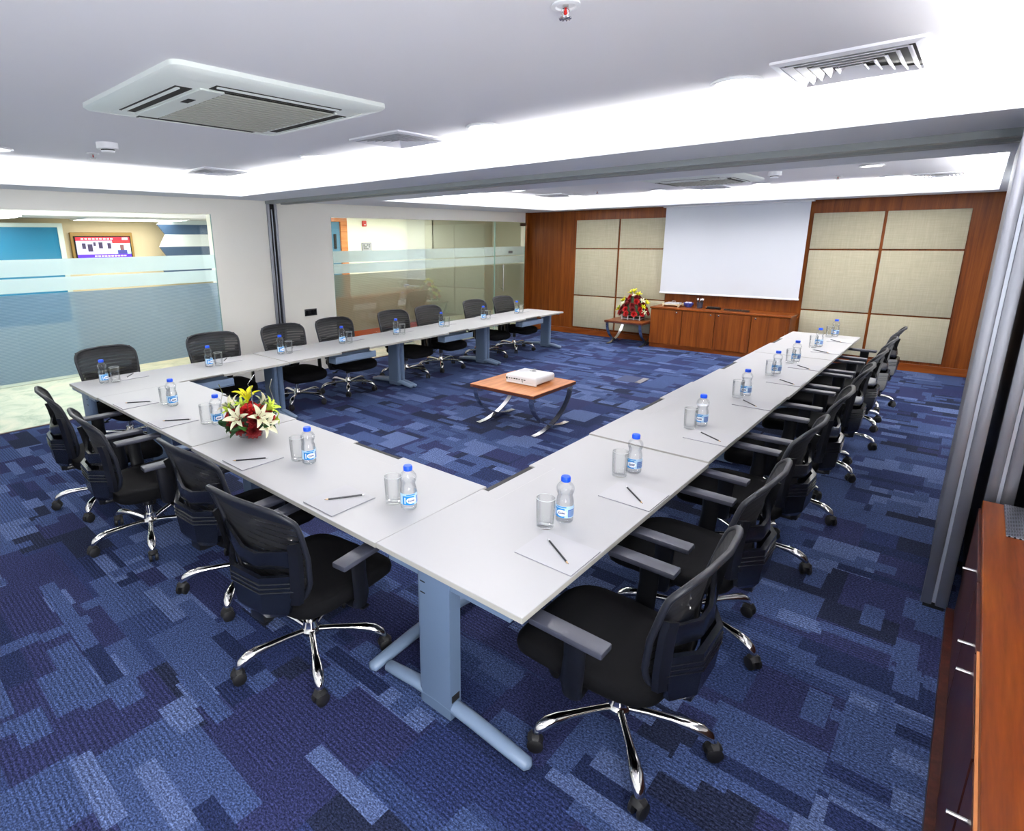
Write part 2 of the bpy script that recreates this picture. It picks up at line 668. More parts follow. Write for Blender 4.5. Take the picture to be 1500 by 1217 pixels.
# ------------------------------------------------------------------ the room
struct('floor', MB().box(XL-0.02, XR, YF, YB, -0.08, 0), M['carpet'], 'blue patchwork carpet tiles across the meeting room')
struct('floor', MB().box(-11.5, XL-0.02, -3.3, 11.5, -0.08, -0.004), M['marble'], 'pale polished marble floor beyond the glass')
struct('trim_1', MB().box(XL-0.06, XL-0.02, YF, YB, -0.004, 0.004), M['edge_dark'], 'dark threshold strip under the glass wall')
struct('ceiling', MB().box(XL-0.2, XR+0.2, YF-0.1, YB+0.1, ZC, ZC+0.1), M['ceiling'], 'white flat ceiling of the meeting room')


def soffit():
    """flat lower ceiling with two openings, each with an upstanding lip that hides the cove lamps"""
    mb = MB()
    x0, x1, y0, y1 = XL, XR, YF, YB
    z0, z1 = ZS, ZS+0.03
    mb.box(x0, x1, y0, NY0, z0, z1)
    mb.box(x0, NX0, NY0, NY1, z0, z1)
    mb.box(NX1, x1, NY0, NY1, z0, z1)
    mb.box(x0, x1, NY1, FY0, z0, z1)
    mb.box(x0, FX0, FY0, FY1, z0, z1)
    mb.box(FX1, x1, FY0, FY1, z0, z1)
    mb.box(x0, x1, FY1, y1, z0, z1)
    for (a0, a1, b0, b1) in ((NX0, NX1, NY0, NY1), (FX0, FX1, FY0, FY1)):
        w, h = 0.02, 0.09
        mb.box(a0-w, a0+0.002, b0-w, b1+w, z0-0.001, z0+h)
        mb.box(a1-0.002, a1+w, b0-w, b1+w, z0-0.001, z0+h)
        mb.box(a0, a1, b0-w, b0+0.002, z0-0.001, z0+h)
        mb.box(a0, a1, b1-0.002, b1+w, z0-0.001, z0+h)
        # back walls of the cove
        c = 0.30
        mb.box(a0-c-0.02, a0-c, b0-c, b1+c, z1, ZC)
        mb.box(a1+c, a1+c+0.02, b0-c, b1+c, z1, ZC)
        mb.box(a0-c, a1+c, b0-c-0.02, b0-c, z1, ZC)
        mb.box(a0-c, a1+c, b1+c, b1+c+0.02, z1, ZC)
    return mb


struct('trim_2', soffit(), M['soffit'], 'lower white ceiling border around both recessed coves', smooth=0)
mb = MB()
mb.box(XL, XR, 3.16, 3.26, ZS-0.045, ZS)
mb.box(XL, XR, 3.42, 3.52, ZS-0.045, ZS)
mb.mi_(1).box(XL, XR, 3.26, 3.42, ZS-0.012, ZS)
struct('trim_3', mb, [mat('track_grey', srgb(150, 156, 156), 0.5), M['dark']], 'grey ceiling track of the folding partition', smooth=0)

# left wall around the two glazed openings
G1A, G1B, G2A, G2B, GT = -3.0, 2.31, 4.33, 9.86, 2.49
mb = MB()
mb.box(XL-0.14, XL, YF, YB+0.1, GT, ZC)
mb.box(XL-0.14, XL, YF, G1A, 0, GT)
mb.box(XL-0.14, XL, G1B, G2A, 0, GT)
mb.box(XL-0.14, XL, G2B+0.02, YB+0.1, 0, GT)
struct('wall_left', mb, M['wall'], 'cream wall on the left with two glazed openings', smooth=0)
struct('wall_front', MB().box(XL, XR, YF-0.1, YF, 0, ZC), M['wallwhite'])
w3 = struct('window_added_3', MB().box(-5.45, 0.25, YF, YF+0.02, 0.55, 2.55), M['pane'], 'wide made-up window for fill light in the wall behind the viewer', smooth=0)  # unseen window, added to go with the fill lamp before it
mb = MB()
for x in (-5.5, -3.6, -1.7, 0.2):
    mb.box(x, x+0.06, YF, YF+0.05, 0.5, 2.6)
mb.box(-5.5, 0.26, YF, YF+0.05, 0.5, 0.56)
mb.box(-5.5, 0.26, YF, YF+0.05, 2.54, 2.6)
mb.build('added_window_frame', M['alu'], w3, 0)
struct('wall_right', MB().box(XR, XR+0.1, YF, YB+0.1, 0, ZC), M['wallwhite'])
for nm, ya, yb, lab in (('window_added_4', -3.1, -0.4, 'made-up window for fill light in the right wall behind the cabinet'), ('window_added_5', 4.55, 9.45, 'made-up window for fill light in the right wall of the far bay')):  # unseen windows added with their fill lamps to brighten the room
    w4 = struct(nm, MB().box(XR-0.02, XR, ya, yb, 0.92, 2.58), M['pane'], lab, smooth=0)
    mb = MB()
    for k in range(4):
        y = ya+(yb-ya)*k/3
        mb.box(XR-0.05, XR, y-0.03, y+0.03, 0.9, 2.6)
    mb.box(XR-0.05, XR, ya-0.03, yb+0.03, 0.88, 0.94)
    mb.box(XR-0.05, XR, ya-0.03, yb+0.03, 2.56, 2.62)
    mb.build('added_window_frame', M['alu'], w4, 0)
struct('wall_back', MB().box(XL, XR, YB, YB+0.1, 0, ZC), M['teak'], 'teak veneer wall at the far end of the room')
struct('baseboard_back', MB().box(XL+0.02, XR, YB-0.03, YB, 0, 0.12, 0.004, 1), M['teak_x'], 'teak skirting along the far wall')
# dark batten frames behind the fabric panels
mb = MB()
mb.box(XL+0.001, XL+0.05, YB-0.14, YB, 0, ZS)
struct('trim_4', mb, M['teak'], 'narrow teak jamb in the far left corner', smooth=0)
# partition jamb on the left wall
mb = MB()
mb.box(XL, XL+0.035, 3.17, 3.21, 0, ZS-0.045, 0.004, 1)
mb.box(XL, XL+0.035, 3.29, 3.33, 0, ZS-0.045, 0.004, 1)
mb.mi_(1).box(XL, XL+0.012, 3.21, 3.29, 0, ZS-0.045)
mb.mi_(0).box(XL, XL+0.03, 3.235, 3.255, 0, ZS-0.12, 0.004, 1)
struct('trim_5', mb, [M['alu'], M['dark']], 'aluminium jamb of the folding partition on left wall')


def glazed(name, y0, y1, label, film='film_warm_lit'):
    w = struct(name, MB().box(XL-0.012, XL, y0, y1, 0.0, GT), M['pane'], label, smooth=0)
    e = 0.003
    fb = MB()
    xa, xb = XL-0.018, XL-0.0125
    fb.box(xa, xb, y0+e, y1-e, 1.755, 1.945)
    fb.box(xa, xb, y0+e, y1-e, 1.575, 1.735)
    fb.build('frosted_band', M['film'], w, 0)['label'] = 'pale frosted bands on the glass'
    MB().box(xa, xb, y0+e, y1-e, 0.56, 1.555).build('striped_film', M[film], w, 0)['label'] = 'fine grey striped film on the glass'
    ed = MB()
    ed.box(XL-0.012, XL+0.001, y1-0.008, y1+0.001, 0, GT)
    ed.box(XL-0.012, XL+0.001, y0-0.001, y0+0.004, 0, GT)
    ed.build('glass_edge', M['pane_edge'], w, 0)
    return w


glazed('window_1', G1A, G1B, 'large frosted glass panel on the left, office beyond it', 'film_grey')
glazed('window_2', G2A, 8.70, 'wide frosted glass panel left of the glass door')
dr = glazed('door_1', 8.715, G2B, 'frosted glass door beside the teak wall')
mb = MB()
mb.tube([(XL+0.065, 8.94, 0.97), (XL+0.065, 8.94, 1.56)], 0.014, 12)
for z in (1.02, 1.51):
    mb.tube([(XL, 8.94, z), (XL+0.065, 8.94, z)], 0.008, 8)
mb.build('handle', M['satin'], dr)['label'] = 'long steel pull handle'
MB().box(XL-0.02, XL+0.015, 9.66, G2B, 2.40, 2.47, 0.004, 1).build('hinge_patch', mat('dark_bronze', srgb(80, 60, 48), 0.4, 0.6), dr)
MB().box(XL-0.02, XL+0.015, 9.66, G2B, 0.0, 0.09, 0.004, 1).build('hinge_patch', M['satin'], dr)
MB().box(XL, XL+0.004, 9.20, 9.36, 1.80, 1.85).build('sign_plate', M['alu_d'], dr)

# switch plate
sw = thing('switch_plate', 'black switch plate on the cream wall between the two windows', 'switch', (XL, 3.82, 0.985))
MB().box(0, 0.012, -0.115, 0.115, -0.055, 0.055, 0.004, 2).build('plate', M['blackpl'], sw)
for i in range(4):
    MB().box(0.012, 0.018, -0.10+i*0.052, -0.056+i*0.052, -0.035, 0.035, 0.002, 1).build('rocker', M['blackpl2'], sw)

# ------------------------------------------------------------------ office beyond the glass
mb = MB()
mb.box(-10.15, -10.0, -3.3, 4.4, 0, 2.8)
mb.box(-10.15, XL-0.14, -3.4, -3.3, 0, 2.8)
struct('wall_office', mb, mat('warm_beige_paint', srgb(214, 196, 160), 0.85), 'warm beige office wall beyond left window')
mb = MB()
mb.box(-9.1, -9.0, 6.25, 8.9, 0, 2.8)
mb.box(-9.3, -9.2, 8.9, 11.6, 0, 2.8)
mb.box(-9.3, -9.0, 8.86, 8.9, 0, 2.8)
mb.box(-9.3, XL-0.14, 11.5, 11.6, 0, 2.8)
mb.box(-10.1, -9.0, 4.4, 4.5, 0, 2.8)
struct('wall_corridor', mb, mat('pale_green_white_paint', srgb(232, 234, 214), 0.85), 'pale corridor wall beyond the glass door')
struct('ceiling', MB().box(-11.5, XL-0.14, -3.4, 11.6, 2.8, 2.9), M['ceiling'], 'ceiling of the office beyond the glass')
struct('trim_6', MB().box(-10.0, -8.7, -3.3, 4.4, 2.50, 2.8), M['ceiling'], 'dropped white ceiling over the office television', smooth=0)
# ceiling light troughs of the office
for (y0, y1, x0, x1, lab) in ((-0.9, 0.5, -9.4, -8.6, 'long ceiling light panel at left of the office beyond'), (1.35, 2.9, -9.7, -8.9, 'wide ceiling light panel above the television')):
    t = thing('ceiling_light', lab, 'ceiling light', ((x0+x1)/2, (y0+y1)/2, 2.50))
    hx, hy = (x1-x0)/2, (y1-y0)/2
    MB().box(-hx, hx, -hy, hy, -0.03, 0.0, 0.004, 1).build('housing', M['white_pl'], t)
    MB().box(-hx+0.04, hx-0.04, -hy+0.04, hy-0.04, -0.034, -0.028).build('diffuser', M['bulb'], t)
# blue glazed board with a pale frame
t = thing('blue_partition', 'bright blue glazed partition far left in the office', 'partition', (-9.62, 0.1, 0))
MB().box(-0.02, 0.02, -1.6, 1.03, 0.9, 2.36).build('blue_panel', mat('blue_glass', srgb(50, 128, 165), 0.12), t)
mb = MB()
mb.box(-0.035, 0.035, 1.03, 1.10, 0, 2.42)
mb.box(-0.035, 0.035, -1.6, 1.03, 2.36, 2.42)
mb.box(-0.035, 0.035, -1.6, 1.03, 0.0, 0.9)
mb.build('frame', mat('pale_frame', srgb(206, 216, 208), 0.5), t)
# television
t = thing('television', 'wall television showing a red and blue news programme', 'television', (-9.97, 1.85, 2.05))
MB().box(-0.03, 0.03, -0.47, 0.47, -0.23, 0.24, 0.006, 1).build('surround', mat('golden_wood', srgb(160, 124, 60), 0.4), t)
MB().box(0.03, 0.045, -0.43, 0.43, -0.19, 0.18, 0.004, 1).build('bezel', M['dark'], t)
X0 = 0.046


def scr(nm, y0, y1, z0, z1, c, k=1.0, d=0.0):
    MB().box(X0+d, X0+d+0.002, y0, y1, z0, z1).build(nm, emis('tv_'+nm, srgb(*c), k*0.6), t, 0)


scr('news_strip', -0.41, 0.41, 0.105, 0.165, (190, 20, 44))
scr('ticker', -0.41, 0.41, -0.175, -0.115, (80, 40, 190))
scr('street_picture', -0.41, 0.13, -0.115, 0.105, (176, 172, 208))
scr('studio_picture', 0.13, 0.41, -0.115, 0.06, (170, 225, 225))
scr('red_panel', 0.13, 0.41, 0.06, 0.105, (215, 36, 40))
mb = MB()
for (y, z, r) in ((-0.30, 0.02, 0.045), (-0.21, -0.01, 0.06), (-0.05, 0.03, 0.05), (0.08, 0.02, 0.045), (-0.14, 0.05, 0.03)):
    mb.box(X0+0.002, X0+0.003, y-r*0.6, y+r*0.6, z-r, z+r, 0.0004, 1)
mb.build('dark_patches', emis('tv_dark', srgb(44, 34, 60), 0.9), t, 0)
scr('figure_body', 0.20, 0.35, -0.115, -0.05, (60, 60, 130), 0.8, 0.002)
scr('figure_head', 0.245, 0.305, -0.05, 0.035, (110, 70, 70), 0.8, 0.002)
mb = MB()
for i in range(9):
    mb.box(X0+0.002, X0+0.003, -0.33+i*0.055, -0.295+i*0.055, 0.125, 0.145)
mb.build('headline_marks', emis('tv_white', srgb(240, 225, 230), 1.0), t, 0)
scr('channel_badge', 0.29, 0.38, 0.118, 0.155, (235, 225, 235), 1.0, 0.002)
mb = MB()
for i in range(10):
    mb.box(X0+0.002, X0+0.003, -0.16+i*0.05, -0.125+i*0.05, -0.155, -0.135)
mb.build('ticker_marks', emis('tv_pink', srgb(235, 190, 225), 1.0), t, 0)
# boards standing in for chevron reflections in the left glass
t = thing('chevron_reflection', 'stacked navy and white arrow ended boards standing for reflections in left window', 'reflection', (-9.60, 3.1, 0))
cols = [('pale_board', (196, 208, 214)), ('navy_board', (66, 92, 124)), ('white_board', (222, 228, 230)), ('navy_board', (66, 88, 116)), ('white_board', (200, 210, 214)), ('navy_board', (66, 92, 124))]
zs = [2.495, 2.42, 2.25, 2.04, 1.85, 1.66, 1.46]
for i, (nm, c) in enumerate(cols):
    a, b = zs[i+1], zs[i]
    s0, s1 = (-0.48, -0.36) if i % 2 == 1 else (-0.36, -0.48)
    poly = [(s1, a), (1.25, a), (1.25, b), (s0, b)]
    mb = MB()
    mb.add([(0.02, y, z) for y, z in poly]+[(-0.02, y, z) for y, z in poly], [(0, 1, 2, 3), (7, 6, 5, 4), (0, 4, 5, 1), (1, 5, 6, 2), (2, 6, 7, 3), (3, 7, 4, 0)])
    mb.build(nm, mat(nm+str(i), srgb(*c), 0.3), t, 0)
# door frame beyond window 2
t = thing('wooden_door_frame', 'light wooden door frame with blue glass beyond right window', 'door frame', (-9.05, 5.9, 0))
mb = MB()
mb.box(-0.06, 0.06, 0.19, 0.36, 0, 2.62)
mb.box(-0.06, 0.06, -0.6, 0.19, 2.5, 2.62)
mb.build('frame', M['teak_light'], t)
MB().box(-0.02, 0.02, -0.6, 0.19, 0.05, 2.5).build('glass', mat('blue_door_glass', srgb(86, 130, 156), 0.15), t, 0)
MB().box(0.02, 0.05, 0.02, 0.08, 1.95, 2.25, 0.01, 2).build('closer', M['dark'], t)
t = thing('fire_alarm', 'small red fire alarm sounder high on corridor wall', 'alarm', (-9.0, 6.72, 2.47))
MB().box(0, 0.04, -0.055, 0.055, -0.06, 0.06, 0.012, 2).build('body', M['red'], t)
MB().box(0.04, 0.044, -0.02, 0.02, -0.035, -0.015).build('lens', M['ink_white'], t)
t = thing('wall_sign', 'small white framed notice on the corridor wall', 'sign', (-9.0, 6.77, 1.985))
MB().box(0, 0.012, -0.14, 0.14, -0.10, 0.08, 0.003, 1).build('frame', M['alu'], t)
MB().box(0.012, 0.015, -0.12, 0.12, -0.085, 0.065).build('sheet', M['paper'], t)
mb = MB()
for j in range(3):
    for i in range(4):
        if (i+j) % 5 != 3:
            mb.box(0.015, 0.017, -0.095+i*0.05, -0.06+i*0.05, -0.06+j*0.04, -0.035+j*0.04)
mb.build('printing', mat('notice_ink', srgb(70, 80, 70), 0.7), t, 0)
t = thing('reception_counter', 'low orange brown counter standing beyond the right window', 'counter', (-8.7, 6.6, 0))
MB().box(-0.25, 0.2, -2.0, 1.6, 0.12, 0.95).build('body', mat('orange_veneer', srgb(190, 84, 30), 0.4), t, 0)
MB().box(-0.2, 0.14, -1.96, 1.56, 0.0, 0.12).build('plinth', M['dark'], t, 0)
tag(MB().box(-8.50, -8.15, 4.5, 8.3, -0.002, 0.03).build('pebble_bed', M['pebble']), 'strip of dark pebbles along the corridor floor', 'pebbles', kind='stuff')

# ------------------------------------------------------------------ ceiling fittings


def downlight(x, y, label, energy, r=0.115):
    t = thing('downlight', label, 'ceiling light', (x, y, ZC), 0, 'round ceiling downlights')
    MB().lathe([(r, 0), (r+0.012, -0.008), (r+0.01, -0.018), (r-0.012, -0.018), (r-0.016, -0.004)], 32, cap0=False, cap1=False).build('rim', M['white_pl'], t)
    MB().cyl((0, 0, -0.008), r-0.012, 0.006, 32).build('diffuser', M['bulb'], t)
    l = bpy.data.lights.new('downlight_lamp', 'AREA')
    l.shape = 'DISK'
    l.size = 2*r-0.03
    l.energy = energy
    l.spread = math.radians(150)
    l.color = (1, 0.97, 0.93)
    o = bpy.data.objects.new('downlight_lamp', l)
    COL.objects.link(o)
    o.location = (x, y, ZC-0.022)
    return t


DL_N, DL_F, DL_B = 18, 14, 1.5
for x, y, lab, e in [(-0.03, 1.90, 'round downlight beside the big square air vent', DL_B*3), (-1.74, 1.90, 'round downlight between two square vents above the tables', DL_N), (-3.86, 1.90, 'round downlight left of the middle square vent', DL_N),
                     (-0.03, -1.9, 'round downlight behind the viewer at right', DL_B), (-2.2, -1.9, 'round downlight behind the viewer in the middle', DL_B), (-4.6, -1.9, 'round downlight behind the viewer at left', DL_B),
                     (-5.3, -0.3, 'round downlight over the left front chairs', DL_B*2),
                     (-4.88, 6.69, 'round downlight in far bay nearest the left glass wall', DL_F), (-4.81, 8.41, 'round downlight above the far left corner of fabric panels', DL_F), (-3.21, 8.45, 'round downlight before the left edge of the projection screen', DL_F),
                     (-1.61, 8.5, 'round downlight before the right edge of the projection screen', DL_F), (-0.04, 6.99, 'large looking round downlight in far bay at right', DL_F), (-0.03, 8.76, 'round downlight in far bay left of the slotted vent', DL_F)]:
    downlight(x, y, lab, e)


def vent(x, y, label, s=0.29):
    t = thing('ceiling_vent', label, 'air vent', (x, y, ZC), 0, 'square ceiling air vents')
    fr = MB()

    def sq(h, z):
        return [(-h, -h, z), (h, -h, z), (h, h, z), (-h, h, z)]
    fr.rings([sq(s, 0), sq(s, -0.012), sq(s-0.035, -0.02), sq(s-0.04, 0.0)], False, False)
    fr.build('frame', M['vent'], t, 0)
    MB().box(-s+0.03, s-0.03, -s+0.03, s-0.03, -0.003, 0.0).build('duct', M['darkvent'], t, 0)
    for i in range(5):
        h = s-0.045-i*0.046
        MB().rings([sq(h, -0.024), sq(h-0.005, -0.026), sq(max(h-0.026, 0.006), -0.006), sq(max(h-0.022, 0.01), -0.004)], False, False).build('louvre', M['vent'], t, 0)
    return t


for x, y, lab in [(0.47, 1.97, 'largest square louvred vent at upper right of the ceiling'), (-2.58, 1.86, 'square louvred vent right of the air conditioner'), (-5.66, 1.83, 'square louvred vent nearest the left glass wall'),
                  (-5.05, 8.15, 'square louvred vent above the far left fabric panels'), (-2.40, 8.62, 'square louvred vent before the projection screen'), (0.48, 9.0, 'slotted square vent in the far bay at right')]:
    vent(x, y, lab)


def aircon(x, y, label, s=0.64):
    t = thing('air_conditioner', label, 'air conditioner', (x, y, ZC), 0, 'ceiling cassette air conditioners')

    def rsq(h, z, r=0.05):
        P = []
        for cx, cy, a0 in ((h-r, h-r, 0), (-h+r, h-r, 90), (-h+r, -h+r, 180), (h-r, -h+r, 270)):
            for k in range(5):
                a = math.radians(a0+k*22.5)
                P.append((cx+r*math.cos(a), cy+r*math.sin(a), z))
        return P
    MB().rings([rsq(s, 0.0), rsq(s, -0.022), rsq(s-0.012, -0.034), rsq(s-0.10, -0.05), rsq(s-0.105, -0.044), rsq(s-0.115, -0.05)], False, True).build('panel', M['ac_white'], t, 40)
    g = s-0.21
    # four air slots
    for k in range(4):
        a = k*PI/2
        R = Matrix.Rotation(a, 4, 'Z')
        sl = MB()
        bm = bmesh.new()
        bmesh.ops.create_cube(bm, size=1)
        for v in bm.verts:
            v.co = Vector((v.co.x*0.085+s-0.160, v.co.y*(2*g-0.10), v.co.z*0.004-0.051))
        sl.bm(bm, R)
        so = sl.build('air_slot', M['darkvent'], t, 0)
        fl = MB()
        bm = bmesh.new()
        bmesh.ops.create_cube(bm, size=1)
        for v in bm.verts:
            v.co = Vector((v.co.x*0.016+s-0.136, v.co.y*(2*g-0.12), v.co.z*0.006-0.054+v.co.x*0.006))
        fl.bm(bm, R)
        fl.build('flap', M['ac_white'], so, 0)
    gr = MB()
    gx0, gx1, gy0, gy1 = -g+0.005, g-0.005, -g+0.14, g-0.03
    n = 17
    for i in range(n):
        xx = gx0+(gx1-gx0)*(i+0.5)/n
        gr.box(xx-0.0105, xx+0.0105, gy0, gy1, -0.062, -0.0545)
    go = gr.build('intake_grille', M['ac_grille'], t, 0)
    MB().box(gx0, gx1, gy0, gy1, -0.053, -0.0505).build('filter', mat('grille_shadow', srgb(26, 26, 22), 0.9), go, 0)  # sheet coloured near black for the shade between the slats
    MB().box(gx0, gx1, -g+0.01, gy0, -0.060, -0.05, 0.003, 1).build('front_strip', M['ac_white'], t)
    MB().box(gx0, gx1, gy1, gy1+0.02, -0.060, -0.05, 0.003, 1).build('end_strip', M['ac_white'], t)
    MB().box(0.10, 0.20, -g+0.05, -g+0.09, -0.062, -0.059).build('display', M['dark'], t, 0)
    return t


aircon(-2.37, 0.34, 'large square cassette air conditioner on the near ceiling')
aircon(-2.0, 7.1, 'square cassette air conditioner in far bay before the screen')


def sprinkler(x, y, label):
    t = thing('sprinkler', label, 'sprinkler', (x, y, ZC), 0, 'ceiling sprinklers')
    t.scale = (0.9, 0.9, 0.68)
    MB().lathe([(0.055, 0), (0.058, -0.01), (0.04, -0.014), (0.036, -0.006), (0.012, -0.004)], 24, cap0=False).build('escutcheon', M['white_pl'], t)
    MB().lathe([(0.012, -0.004), (0.012, -0.02), (0.006, -0.022)], 12).build('neck', M['chrome'], t)
    MB().lathe([(0.003, -0.022), (0.007, -0.03), (0.007, -0.045), (0.003, -0.05)], 10).build('bulb', M['glassred'], t)
    mb = MB()
    for s in (-1, 1):
        mb.tube([(0.010*s, 0, -0.02), (0.017*s, 0, -0.035), (0.010*s, 0, -0.055), (0, 0, -0.06)], 0.003, 6)
    mb.build('yoke', M['chrome'], t)
    mb = MB()
    mb.cyl((0, 0, -0.066), 0.012, 0.004, 16)
    for k in range(10):
        a = k*PI/5
        mb.tube([(0.01*math.cos(a), 0.01*math.sin(a), -0.064), (0.024*math.cos(a), 0.024*math.sin(a), -0.066)], 0.004, 6)
    mb.build('deflector', M['satin'], t)
    return t


for x, y, lab in [(-0.15, 0.40, 'sprinkler head at the top middle of the near ceiling'), (-5.09, 0.38, 'sprinkler head beside the near smoke detector'), (-4.08, 7.94, 'sprinkler head in far bay at left'), (-0.56, 8.18, 'sprinkler head in far bay between smoke detector and slotted vent')]:
    sprinkler(x, y, lab)
for x, y, lab in [(-4.40, 0.28, 'white smoke detector left of the near air conditioner'), (-1.05, 6.95, 'white smoke detector in the far bay above the screen')]:
    t = thing('smoke_detector', lab, 'smoke detector', (x, y, ZC), 0, 'smoke detectors')
    MB().lathe([(0.08, 0), (0.08, -0.045), (0.072, -0.05)], 28).build('body', M['white_pl'], t)
    MB().lathe([(0.05, -0.05), (0.05, -0.062)], 24).build('slots', M['dark'], t)
    MB().lathe([(0.052, -0.060), (0.045, -0.074), (0.02, -0.078)], 24).build('cap', M['white_pl'], t)

# ------------------------------------------------------------------ far wall
pan = [(-5.63, -4.635, 1.905, 2.495, 'top fabric panel of the leftmost column on far wall'), (-5.63, -4.635, 0.885, 1.88, 'middle fabric panel of the leftmost column on far wall'), (-5.63, -4.635, 0.165, 0.86, 'bottom fabric panel of the leftmost column on far wall'),
       (-4.595, -3.55, 1.905, 2.495, 'top fabric panel beside the left edge of the screen'), (-4.595, -3.55, 0.885, 1.88, 'middle fabric panel beside the left edge of the screen'), (-4.595, -3.55, 0.165, 0.86, 'bottom fabric panel behind the flowers on the side table'),
       (-1.12, -0.155, 1.905, 2.485, 'top fabric panel beside the right edge of the screen'), (-1.12, -0.155, 0.885, 1.88, 'middle fabric panel beside the right edge of the screen'), (-1.12, -0.155, 0.165, 0.86, 'bottom fabric panel beside right end of the sideboard'),
       (-0.115, 0.875, 1.905, 2.485, 'top fabric panel of the rightmost column on far wall'), (-0.115, 0.875, 0.885, 1.88, 'middle fabric panel of the rightmost column on far wall'), (-0.115, 0.875, 0.165, 0.86, 'bottom fabric panel of the rightmost column on far wall')]
for x0, x1, z0, z1, lab in pan:
    o = MB().box(x0, x1, YB-0.028, YB-0.001, z0, z1, 0.006, 2).build('fabric_wall_panel', M['linen'])
    tag(o, 'beige linen '+lab, 'wall panel', 'beige fabric panels on the far wall')
t = thing('projection_screen', 'white pull down projection screen on the far wall', 'projection screen', (-2.39, 9.87, 0))
MB().box(-1.225, 1.225, -0.003, 0.003, 1.06, ZS-0.005).build('fabric', M['screen'], t, 0)
MB().box(-1.235, 1.235, -0.014, 0.014, 1.03, 1.062, 0.006, 2).build('bottom_bar', M['white_pl'], t)
MB().box(-1.27, 1.27, -0.05, 0.05, ZS-0.025, ZS-0.001, 0.004, 1).build('housing', M['white_pl'], t)

# sideboard
CXA, CXB, CYA = -3.60, -1.16, 9.45
t = thing('sideboard', 'long teak sideboard below the projection screen', 'cabinet', ((CXA+CXB)/2, 9.7, 0))
hw = (CXB-CXA)/2
MB().box(-hw, hw, -0.225, 0.225, 0.08, 0.765).build('body', M['teak'], t, 0)
MB().box(-hw-0.015, hw+0.015, -0.26, 0.255, 0.765, 0.80, 0.004, 1).build('top', M['teak_x'], t)
MB().box(-hw+0.005, hw-0.005, -0.22, 0.22, 0.0, 0.08).build('plinth', M['teak_x'], t, 0)
kx = [-3.08, -2.45, -2.31, -1.69]
dx = [CXA, -2.98, -2.375, -1.76, CXB-0.05]
for i in range(4):
    d = MB().box(dx[i]+0.006-(CXA+CXB)/2, dx[i+1]-0.006-(CXA+CXB)/2, -0.25, -0.226, 0.085, 0.755, 0.002, 1).build('door', M['teak'], t)
    MB().lathe([(0.006, 0), (0.006, 0.012), (0.016, 0.016), (0.014, 0.024), (0.004, 0.026)], 14).build('knob', M['chrome'], d)
    k = d.children[0]
    k.location = (kx[i]-(CXA+CXB)/2, -0.25, 0.715)
    k.rotation_euler = (PI/2, 0, 0)
# things on the sideboard
ZT = 0.80
t = thing('paper_tray', 'cream letter tray holding papers, left on the sideboard', 'tray', (-3.28, 9.74, ZT), 0.0)
mb = MB()
mb.box(-0.16, 0.16, -0.13, 0.13, 0.03, 0.042, 0.004, 1)
for s in (-1, 1):
    mb.box(s*0.15-0.012, s*0.15+0.012, -0.13, -0.10, 0, 0.06, 0.004, 1)
    mb.box(s*0.15-0.012, s*0.15+0.012, 0.10, 0.13, 0, 0.06, 0.004, 1)
mb.build('tray', M['cream_pl'], t)
MB().box(-0.13, 0.13, -0.11, 0.11, 0.042, 0.07, 0.003, 1).build('papers', M['paper'], t)
MB().tube([(-0.04, 0.02, 0.07), (-0.02, 0.02, 0.10), (0.03, 0.02, 0.10), (0.05, 0.02, 0.07)], 0.006, 8).build('clip', M['satin'], t)
t = thing('bowl', 'small blue patterned bowl on the sideboard', 'bowl', (-2.98, 9.74, ZT))
MB().lathe([(0.05, 0), (0.055, 0.008), (0.088, 0.05), (0.092, 0.085), (0.086, 0.085), (0.08, 0.05), (0.04, 0.015)], 24).build('bowl', M['bluebowl'], t)
mb = MB()
for k in range(7):
    a = k*2*PI/7
    mb.lathe([(0.004, -0.018), (0.018, -0.008), (0.018, 0.008), (0.004, 0.018)], 8, (0.045*math.cos(a), 0.045*math.sin(a), 0.085))
mb.build('sweets', mat('pale_wrappers', srgb(190, 190, 225), 0.4), t)
t = thing('pen_cup', 'dark wire pen cup with white topped markers on the sideboard', 'pen holder', (-2.76, 9.72, ZT))
MB().lathe([(0.05, 0), (0.055, 0.11), (0.05, 0.11), (0.046, 0.01)], 20).build('cup', mat('dark_wire', srgb(44, 44, 60), 0.5), t)
for k in range(5):
    a = k*1.3
    p = MB().tube([(0.01*math.cos(a), 0.01*math.sin(a), 0.015), (0.05*math.cos(a), 0.05*math.sin(a), 0.15)], 0.008, 8).build('marker', M['blackpl'], t)
    MB().tube([(0.05*math.cos(a), 0.05*math.sin(a), 0.15), (0.058*math.cos(a), 0.058*math.sin(a), 0.18)], 0.010, 8).build('marker_cap', M['ink_white'], p)
t = thing('duster', 'black whiteboard duster beside the pen cup', 'duster', (-2.50, 9.70, ZT), -0.1)
MB().box(-0.13, 0.13, -0.04, 0.04, 0, 0.02, 0.004, 1).build('felt', M['fabric'], t)
MB().box(-0.12, 0.12, -0.035, 0.035, 0.02, 0.045, 0.01, 2).build('grip', M['blackpl'], t)
t = thing('remote_control', 'dark remote control lying at right on the sideboard', 'remote control', (-2.08, 9.66, ZT), -0.08)
MB().box(-0.22, 0.22, -0.03, 0.03, 0, 0.022, 0.006, 2).build('body', M['blackpl'], t)
mb = MB()
for i in range(6):
    mb.box(-0.14+i*0.05, -0.115+i*0.05, -0.015, 0.015, 0.022, 0.026, 0.002, 1)
mb.build('buttons', M['mahogany'], t)

